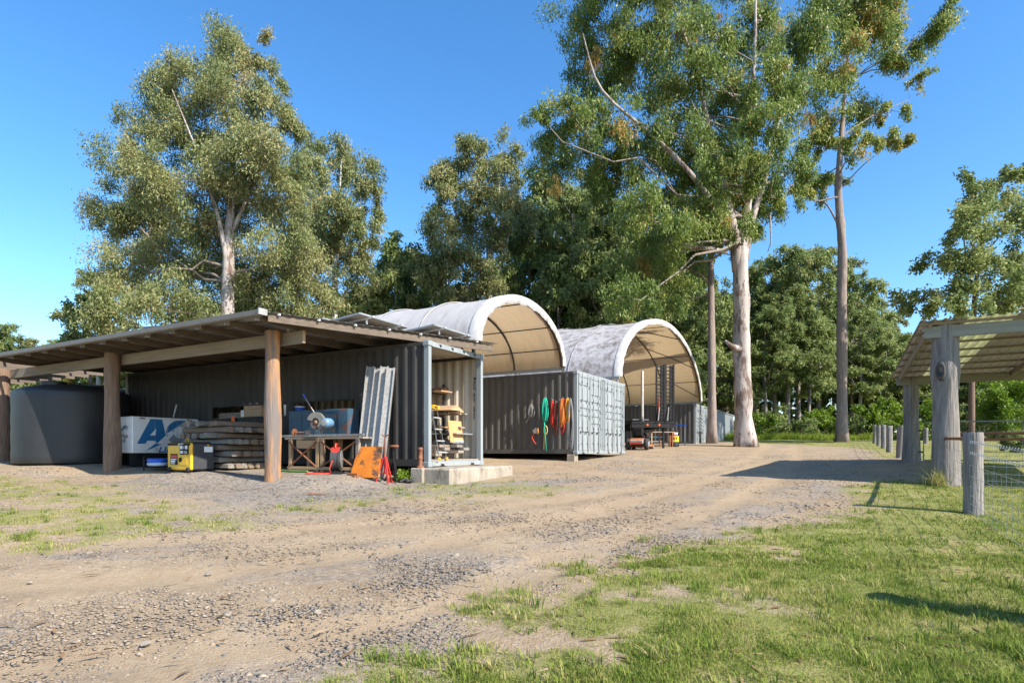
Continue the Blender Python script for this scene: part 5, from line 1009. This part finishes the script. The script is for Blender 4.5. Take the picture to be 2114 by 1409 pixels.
# ---------------------------------------------------------------- ropes and tackle hanging on the rope container
def B_hang(name, label, cat, px, py, group=None):
    x, y, z = FB.px(px, py, .03); return thing(name, label, cat, FB.W(x, y, z), FB.yaw, group)
def hook(r):
    MB().tube([(0, -.06, .02), (0, .05, .02), (0, .09, .06)], .010, 6).build('hook', GALV, r)
def coil(r, n, w, L_, m, rad, y0=.05, nm='coil'):
    for k in range(n):
        a = w * random.uniform(.5, 1); l = L_ * random.uniform(.8, 1.05); dx = random.uniform(-.03, .03); yy = y0 + random.uniform(-.025, .04); q = random.uniform(-.25, .25)
        pts = [Vector((dx + a * .5 * math.sin(t) * (.35 + .65 * math.sin(min(math.pi, t) / 2 if t < math.pi else (PI2 - t) / 2)) + q * .1 * (1 - math.cos(t)), yy + .015 * math.sin(2 * t), -l * .5 * (1 - math.cos(t)))) for t in np.linspace(0, PI2, 22)]
        MB().tube(pts, rad, 5, cap=False).build(nm, m, r, True)
r = B_hang('rope_coil', 'thick green rope hanging folded with yellow shackle on the container side', 'rope', 1127, 822); hook(r); coil(r, 4, .2, .88, GREENR, .026); MB().tube([(.03, .06, -.85), (0, .08, -1.2), (-.05, .07, -1.85)], .022, 7).build('tail', GREENR, r, True)
MB().torus((-.02, .07, -1.12), .07, .016, M=Matrix.Rotation(R(90), 4, 'X') @ Matrix.Diagonal((1, 2.2, 1, 1)), n=18, k=6).build('shackle', YELR, r, True); MB().tube([(.03, .06, -1.28), (.05, .07, -1.8)], .014, 6).build('strap', YELR, r)
for i, (px, py, m, n, w, l, rad, lab) in enumerate(((1141, 826, REDR, 5, .1, .95, .016, 'red rope hanging in a narrow coil beside the green rope'), (1149, 830, mat('maroon_rope', (.16, .03, .03), (.2, .06, .04), 30, .8), 4, .14, 1.2, .011, 'dark maroon rope coil hanging beside the red rope'),
        (1163, 823, ORR, 7, .17, .95, .016, 'orange rope hanging in a thick coil left of the yellow-orange one'), (1173, 822, mat('amber_rope', (.66, .33, .03), (.55, .25, .02), 30, .8), 6, .22, .85, .012, 'yellow-orange rope coil hanging second from the container corner'), (1179, 824, GREYR, 7, .26, 1.75, .009, 'long grey cable coil hanging at the container corner post'))):
    r = B_hang('rope_coil', lab, 'rope', px, py); hook(r); coil(r, n, w, l, m, rad)
    if i == 2: coil(r, 5, .3, 1.3, REDR, .008, nm='thin_coil')
r = B_hang('steel_chain', 'steel chain hanging straight down between the maroon and orange ropes', 'chain', 1157, 828); hook(r)
for k in range(24):
    MB().torus((0, .06, -.03 - k * .052), .022, .0075, M=(Matrix.Rotation(R(90), 4, 'X') if k % 2 else Matrix.Rotation(R(90), 4, 'Y') @ Matrix.Rotation(R(90), 4, 'Z')) @ Matrix.Diagonal((1, 1.6, 1, 1)), n=10, k=5).build('link', STEEL, r, True)
r = B_hang('wire_sling', 'grey wire sling hung in a loop on the lit corrugations', 'sling', 1098, 836); hook(r); coil(r, 3, .26, .5, GREYR, .012); MB().tube([(0, .05, -.1), (.12, .06, -.5), (.22, .05, -.62)], .012, 6).build('tail', GREYR, r)
r = B_hang('pulley_block', 'small pulley block with orange hook and red strap hanging low on the container', 'pulley', 1108, 886); hook(r); MB().lathe([(.03, -.03), (.085, -.03), (.06, 0), (.085, .03), (.03, .03)], n=20, M=T_((.02, .07, -.06)) @ Matrix.Rotation(R(90), 4, 'X')).build('sheave', GALV, r)
MB().tube([(-.08, .07, .05), (-.1, .07, -.12), (-.06, .07, -.16)], .018, 6).build('orange_hook', ORR, r); MB().tube([(.06, .06, -.1), (.16, .06, -.28), (.1, .06, -.4), (.0, .06, -.52)], .02, 6).build('strap', REDR, r)
# ---------------------------------------------------------------- under the far dome
TR = thing('tilt_trailer', 'black flatbed trailer with raised ladder ramps parked under the far dome', 'trailer', (7.35, 31.0, gz(7.35, 31)), R(10)); dz = 1.34
MB().cbox((0, 3, dz), (2.4, 6, .12), .02).build('deck', BLACK, TR); MB().box((0, .0, dz - .16), (2.4, .12, .2)).build('rear_beam', BLACK, TR)
for s in (-.5, .5): MB().box((s, 3, dz - .18), (.12, 5.9, .22)).build('chassis_rail', BLACK, TR)
MB().box((-.6, 1, dz + .16), (.9, 1.6, .03)).build('checker_plate', STEEL, TR)
for sx_, y in ((-.95, 3.2), (.95, 3.2), (-.95, 4.2), (.95, 4.2)):
    wv = MB(); wv.lathe([(.22, -.12), (.45, -.11), (.45, .11), (.22, .12)], n=24, M=T_((sx_, y, .45)) @ Matrix.Rotation(R(90), 4, 'Y')); ww = wv.build('wheel', RUBBER, TR, True); MB().lathe([(.2, -.125), (.2, .125)], n=16, M=T_((sx_, y, .45)) @ Matrix.Rotation(R(90), 4, 'Y')).build('rim', WHITE, ww)
for s in (-1, 1): MB().box((s * .62, .15, .6), (.09, .09, 1.25)).build('stand_leg', BLACK, TR)
for a in (-.35, .3): MB().lathe([(.05, 0), (.05, .03)], n=12, M=T_((a, -.06, dz - .12)) @ Matrix.Rotation(R(90), 4, 'X')).build('marker_light', ORTAG, TR)
for k, a in enumerate((.42, .93)):
    rp = MB(); hgt = 2.95
    for s in (-.22, .22): rp.box((a + s, .05, dz + .1 + hgt / 2), (.07, .09, hgt))
    o = rp.build('ramp', BLACK, TR); MB().box((a + .10, .07, dz + .1 + hgt / 2), (.2, .06, hgt - .1)).build('ramp_web', BLACK, o)
    for q in range(15): MB().box((a, .04, dz + .25 + q * .19), (.42, .05, .05)).build('rung', BLACK, o)
    MB().tube([(a - .1, -.05, dz + .8), (a - .2, -.12, dz + .1)], .025, 6).build('ramp_stay', GALV, o)
MB().tube([(.25, -.04, dz + .1), (.32, -.04, dz + 1.3)], .025, 6).build('red_bar', RED, TR)
MB().lathe([(.085, 0), (.07, .3), (.07, 2.6), (.06, 2.62)], (-.55, .12, dz + .06), 16).build('exhaust_stack', GALV, TR, True)
dr = thing('oil_drum', 'black and yellow oil drum standing before the corrugated far container', 'drum', (*PX(1391, 925, 34.0)[:2], 0), 0); dr.location.z = gz(dr.location.x, 34.0)
MB().lathe([(.285, 0), (.29, .02), (.285, .04), (.285, .26)], n=32).build('lower_band', BLACK, dr, True); MB().lathe([(.287, .26), (.295, .28), (.287, .30), (.287, .57), (.295, .585), (.287, .60)], n=32).build('yellow_band', YEL, dr, True)
smooth_by_angle(MB().lathe([(.284, .60), (.284, .86), (.29, .88), (.27, .88), (.26, .865), (.01, .865)], n=32).build('upper_band', BLACK, dr))
a0 = R(-90 - 22)
def wrap_text(body, size, z, m, r, ang):
    o = text(body, size, m, dr, Matrix.Identity(4), extr=.002, bold=.004); me = o.data
    for v in me.vertices: x, y, zz = v.co; a = ang + (x - size * len(body) * .33) / r; v.co = ((r + zz) * math.cos(a), (r + zz) * math.sin(a), z + y)
wrap_text('CAT', .22, .36, BLACK, .296, R(-105)); wrap_text('W', .24, .64, PAPER, .292, R(-88)); wrap_text('V', .24, .64, ORTAG, .292, R(-100))
x, y, _ = PX(1364, 905, 33.5); TB = thing('saw_horse_table', 'rough timber trestle table standing behind the oil drum', 'table', (x, y, gz(x, y)), R(8))
MB().box((0, 0, .82), (1.5, .45, .04)).build('top', BOARD, TB)
for a in (-.6, .05, .62):
    for s in (-.18, .18): MB().box((a, s, .4), (.06, .06, .8)).build('leg', BOARD if a < 0 else RUST, TB)
MB().box((-.28, 0, .3), (.7, .06, .05)).build('stretcher', STEEL, TB); MB().box((-.28, 0, .55), (.7, .06, .05)).build('stretcher', BLUEST, TB)
x, y, _ = PX(1318, 922, 29.5); MW = thing('zero_turn_mower', 'orange and black zero-turn mower parked beside the door container', 'mower', (x, y, gz(x, y)), R(-25))
MB().cbox((0, .1, .42), (.75, 1.0, .3), .08).build('body', mat('mower_orange', (.5, .12, .02), (.4, .1, .02), 4, .5, c3=(.15, .12, .1), s3=6, t3=.5), MW); MB().cbox((0, -.42, .38), (.7, .2, .22), .05).build('rear_guard', mat('mower_grey', (.3, .28, .26), (.2, .19, .18), 5, .5), MW); MB().box((0, -.53, .34), (.6, .03, .06)).build('tail_strip', RED, MW)
MB().cbox((0, .12, .66), (.55, .5, .14), .05).build('seat', BLACK, MW); MB().cbox((0, -.16, .86), (.52, .13, .42), .05).build('backrest', BLACK, MW); MB().cbox((0, .55, .2), (1.15, .7, .14), .05).build('deck', mat('mower_orange', (.5, .1, .02)), MW)
for s in (-.45, .45):
    for yy, r_ in ((-.2, .28), (.95, .16)): wv = MB(); wv.lathe([(r_ * .5, -.1), (r_, -.08), (r_, .08), (r_ * .5, .1)], n=20, M=T_((s, yy, r_)) @ Matrix.Rotation(R(90), 4, 'Y')); ww = wv.build('wheel', RUBBER, MW, True); MB().lathe([(r_ * .48, -.11), (r_ * .48, .11)], n=14, M=T_((s, yy, r_)) @ Matrix.Rotation(R(90), 4, 'Y')).build('rim', GREYL, ww)
    MB().tube([(s * .75, .3, .5), (s * .75, .42, .95), (s * .3, .46, 1.02)], .016, 6).build('lap_bar', BLACK, MW)
MB().tube([(-.32, -.3, .5), (-.32, -.34, 1.25), (.32, -.34, 1.25), (.32, -.3, .5)], .022, 6).build('roll_bar', BLACK, MW)
x, y, _ = PX(1412, 880, 36.2); o = MB(); o.cbox((0, 0, 0), (.85, .5, .06), .02); o.tube([(-.4, 0, 0), (-1.6, -.1, .0)], .03, 6); q = o.build('blue_tarp_frame', BLUEP); q.location = (x - .3, y, gz(x, y) + 1.22); 
tp = thing('trestle', 'blue-topped steel trestle standing behind the trailer ramps', 'trestle', (x - .3, y, gz(x, y)), 0); q.parent = tp; q.location = (0, 0, 1.22); q.name = 'top'
for s in (-.35, .35): MB().box((s, 0, .6), (.07, .07, 1.2)).build('leg', GALV, tp)

# ---------------------------------------------------------------- fences, gate and gate shelter on the right
def g_at(px, py): X, Y = gpx(px, py); return X, Y
def wood_post(name, label, X, Y, h, r, m=WOODG, group=None, lean=(0, 0), cat='fence post'):
    z = gz(X, Y); o = thing(name, label, cat, (X, Y, z - .1), random.uniform(0, 6), group)
    prof = [(r * (1 + .10 * math.exp(-i * 1.2) + .03 * math.sin(i * 1.7 + X)), (h + .1) * i / 9) for i in range(10)] + [(r * .93, h + .112)]
    t = MB().lathe(prof, n=18, jit=.03); q = t.build('log', m, o); smooth_by_angle(q, 50); o.rotation_euler = (lean[0], lean[1], o.rotation_euler.z); return o
FP = []
for lab, X, Y, h, r, ln in (('short thick silver fence post in front of the gate shelter', 6.84, 8.84, 1.20, .125, (0, 0)), ('silver fence post standing out past the near end of the wire fence', 4.05, 3.62, 1.25, .16, (0, 0))): FP.append(wood_post('fence_post', lab, X, Y, h, r, lean=ln))
far = []
for i, (px, Z) in enumerate(((1857, 22.0), (1836, 27.0), (1824, 31.0), (1814, 35), (1806, 39.0))):
    X = (px - CX) / F * Z; far.append((X, Z)); wood_post('fence_post', 'silver log post leaning slightly, first beyond the gate shelter' if i == 0 else 'silver round log post in the fence row beyond the gate shelter', X, Z, 1.2, .125, group=None if i == 0 else 'posts of the far fence', lean=(0, .06) if i == 0 else (0, 0))
X, Y = (1911 - CX) / F * 38, 38.; wood_post('fence_post', 'lone short post standing on the paddock lawn behind the mesh gate', X, Y, 1.0, .14)
def wires(name, label, pts, hs, r=.004, sagk=.01, barb=()):
    o = thing(name, label, 'wire fence', (pts[0][0], pts[0][1], gz(*pts[0])))
    for i, h in enumerate(hs):
        path = []
        for (xa, ya), (xb, yb) in zip(pts[:-1], pts[1:]):
            L_ = math.hypot(xb - xa, yb - ya); za, zb2 = gz(xa, ya) + h, gz(xb, yb) + h
            for t in np.linspace(0, 1, 7)[:-1]: path.append(Vector((xa + (xb - xa) * t, ya + (yb - ya) * t, za + (zb2 - za) * t - sagk * L_ * 4 * t * (1 - t) * .3)) - o.location)
        path.append(Vector((pts[-1][0], pts[-1][1], gz(*pts[-1]) + h)) - o.location); mb = MB(); mb.tube(path, r, 4, cap=False)
        if i in barb:
            for a, b in zip(path[:-1], path[1:]):
                n = max(1, int((b - a).length / .11))
                for k in range(n): p = a.lerp(b, (k + .5) / n); mb.tube([p + Vector((-.012, .01, -.02)), p + Vector((.012, -.01, .02))], r * .8, 3); mb.tube([p + Vector((.014, .012, .016)), p + Vector((-.014, -.012, -.016))], r * .8, 3)
        mb.build('barbed_wire' if i in barb else 'wire', WIRE, o)
    return o
off = Vector((-.12, .06))
w1 = wires('wire_fence', 'barbed wire and mesh fence running from the short post toward the drive lawn', [(6.70, 8.72), (3.92, 3.5), (.9, -1.5)], (1.08, .92, .74, .58, .43, .3, .18, .06), .0035, .012, barb=(0, 1))
mb = MB()
for (xa, ya), (xb, yb) in (((6.70, 8.72), (3.92, 3.5)),):
    n = 26
    for k in range(n): t = k / n; x, y = xa + (xb - xa) * t, ya + (yb - ya) * t; z = gz(x, y); mb.tube([Vector((x, y, z + .04)) - w1.location, Vector((x + .01, y, z + .40)) - w1.location, Vector((x - .005, y, z + .74)) - w1.location], .0022, 3, cap=False)
mb.build('mesh_uprights', WIRE, w1)
GP = Frame((9.24, 12.7, 0), R(-28.5))                        # gate shelter frame: x to the right, y going back
fz0 = gz(9.24, 12.7); bk = GP.W(0, 6.56); bz = gz(bk.x, bk.y)
w2 = wires('wire_fence', 'short strained wire panel between the short post and the tall shelter post', [(6.95, 8.95), (9.12, 12.5)], (1.05, .85, .65, .5, .35, .2, .08), .0035)
wires('wire_fence', 'plain wire fence strung along the far silver log posts', [(bk.x, bk.y)] + far, (1.1, .85, .6, .35), .006)
SHE = thing('gate_shelter', 'gate shelter with tall silver log posts and ribbed skillion roof', 'shelter', (9.24, 12.7, 0), R(-28.5))
def sh_post(x, y, r0, r1, top, knot=False):
    w = GP.W(x, y); z0 = gz(w.x, w.y) - .15; n = 16; prof = []
    for i in range(n): t = i / (n - 1); prof.append((r0 + (r1 - r0) * t + .012 * math.sin(t * 8 + x) + .05 * math.exp(-t * 12) + (.045 * math.exp(-((t - .72) / .07) ** 2) if knot else 0), (top - z0) * t))
    o = MB().lathe(prof, (x, y, z0), 22, jit=.03).build('post', WOODG, SHE); smooth_by_angle(o, 50)
    if knot:
        k = MB(); c = Vector((x - .10, y - .20, z0 + (top - z0) * .72)); k.lathe([(.13, 0), (.12, .05), (.075, .07), (.06, .03)], n=16, M=T_(c) @ Matrix.Rotation(R(-28), 4, 'Z') @ Matrix.Rotation(R(90), 4, 'X') @ Matrix.Diagonal((.75, 1.7, 1, 1))); k.build('knot', mat('dark_knot', (.05, .045, .04), (.09, .08, .07), 9, .9, .4), o, True)
zf, zbk = 4.06, 3.72
for xx in (0, 5.6): sh_post(xx, 0, .255, .225, zf - .03, xx == 0); sh_post(xx, 6.56, .235, .2, zbk - .13)
def rz_(y): return zf + (zbk - zf) * y / 6.56
MB().cbox((2.75, -.18, zf - .20), (6.3, .07, .24), .006).build('front_beam', TREATED, SHE); MB().cbox((2.75, 6.40, zbk - .22), (6.3, .07, .24), .006).build('rear_beam', TREATED, SHE)
for xx in (-.3, 2.4, 5.0): MB().prism([(-.32, rz_(-.32) - .06), (7.0, rz_(7.0) - .06), (7.0, rz_(7.0) - .22), (-.1, rz_(-.1) - .22)], xx - .03, xx + .03, M=Matrix(((0, 1, 0, 0), (1, 0, 0, 0), (0, 0, 1, 0), (0, 0, 0, 1)))).build('rafter', BEAM, SHE)
for k in range(8): y = -.22 + k * 1.02; MB().box((2.75, y, rz_(y) - .035), (6.5, .07, .045)).build('batten', BEAM, SHE)
for k in range(8):
    x0 = -.5 + k * .82; mb = MB(); vs = []; prof = [(0, 0), (.03, .028), (.07, .028), (.10, 0), (.2, 0)]; m = 4
    pts = [(x0 + j * .2 + a, b) for j in range(4) for a, b in prof[:-1]] + [(x0 + .82, 0)]
    for a, b in pts: vs += [(a, -.42, rz_(-.42) + b - .008), (a, 7.1, rz_(7.1) + b - .008)]
    mb.add(vs, [(2 * i, 2 * i + 2, 2 * i + 3, 2 * i + 1) for i in range(len(pts) - 1)]); mb.build('roof_sheet', POLYL if k % 3 == 1 else POLY, SHE, fix=False)
for px_ in (-.42, 1.6):
    for q in (-.06, .06): MB().lathe([(.02, 0), (.02, .012), (.008, .02)], n=10, M=T_((px_, -.216, zf - .2 + q)) @ Matrix.Rotation(R(90), 4, 'X')).build('bolt', GALV, SHE)
GT = thing('mesh_gate', 'steel pipe gate with wire mesh hung on the rear shelter post', 'gate', GP.W(.30, 6.4, bz + .05), R(-28.5)); gl, gh = 5.0, 1.15
MB().tube([(0, 0, 0), (0, 0, gh), (gl, 0, gh), (gl, 0, 0), (0, 0, 0)], .022, 7).build('frame', GREYF, GT)
for k in range(1, 17): MB().tube([(gl * k / 17, .01, 0), (gl * k / 17, .01, gh)], .004, 3).build('mesh_wire', WIRE, GT)
for k in range(1, 8): MB().tube([(0, .01, gh * k / 8), (gl, .01, gh * k / 8)], .004, 3).build('mesh_wire', WIRE, GT)
for z in (.25, .9): MB().cbox((-.06, 0, z), (.1, .05, .05), .008).build('hinge', DARKST, GT)
for h, lab in ((1.10, 'upper rusty pipe rail running right from the tall shelter post'), (.98, 'lower rusty pipe rail running right from the tall shelter post')):
    o = MB(); o.tube([(.12, 0, 0), (5.4, 0, .02)], .028, 8); q = o.build('pipe_rail', RUST, smooth=True); q.location = GP.W(.1, -.05, fz0 + h); q.rotation_euler = (0, 0, R(-28.5)); tag(q, lab, 'pipe rail')
p0 = Vector((9.1, 12.5, fz0 + 1.0)); p1 = Vector((6.92, 8.98, gz(6.84, 8.84) + 1.12)); o = MB(); o.tube([Vector((0, 0, 0)), p1 - p0], .028, 8); q = o.build('pipe_rail', RUST, smooth=True); q.location = p0; tag(q, 'rusty stay pipe joining the short fence post to the tall shelter post', 'pipe rail')
w3 = wires('wire_fence', 'low wire mesh strip under the rusty pipe rails', [tuple(GP.W(.2, -.1)[:2]), tuple(GP.W(5.4, -.1)[:2])], (.75, .6, .45, .3, .15, .05), .004)
mb = MB()
for k in range(1, 26): w = GP.W(.2 + k * .2, -.1); mb.tube([w + Vector((0, 0, gz(w.x, w.y) + .03)) - w3.location, w + Vector((0, 0, gz(w.x, w.y) + .78)) - w3.location], .003, 3, cap=False)
mb.build('mesh_uprights', WIRE, w3)
# dry tuft at the foot of the tall post
w = GP.W(-.15, -.35); n = 140; V, T, t = blades(np.full(n, w.x) + rng.normal(0, .09, n), np.full(n, w.y) + rng.normal(0, .09, n), .15 + .35 * rng.random(n), np.full(n, .012), np.clip(rng.normal(.75, .2, n), 0, 1), .6)
me = np_mesh('grass_tuft', V, T, 3); face_tint(me, t); tag(obj('grass_tuft', me, GRASSM), 'dry grass tuft at the foot of the tall shelter post', 'grass', kind='stuff')
# a few big loose stones on the drive
for i, (a, b, s) in enumerate(((940, 1150, .10), (560, 1240, .08), (470, 1270, .09), (655, 1265, .08), (395, 1135, .07), (905, 1232, .06), (185, 1138, .07), (300, 1330, .07), (500, 1300, .05), (1130, 1045, .08), (1010, 1150, .06), (590, 1205, .06), (830, 1125, .08), (60, 1200, .06), (745, 1200, .05), (430, 1180, .08))):
    X, Y = gpx(a, b); mb = MB(); pts = []
    for k in range(16): v = Vector((random.gauss(0, 1), random.gauss(0, 1), random.gauss(0, 1))).normalized(); s_ = s * .6; pts.append((v.x * s_ * random.uniform(.7, 1), v.y * s_ * .8 * random.uniform(.7, 1), v.z * s_ * .45))
    mb.hull(pts); q = mb.build('rock', mat('rock', (.2, .175, .145), (.27, .225, .175), 7, .9, .6)); q.location = (X, Y, gz(X, Y) + s * .05); tag(q, 'larger loose stone lying on the dirt drive', 'stone', 'larger stones on the drive')
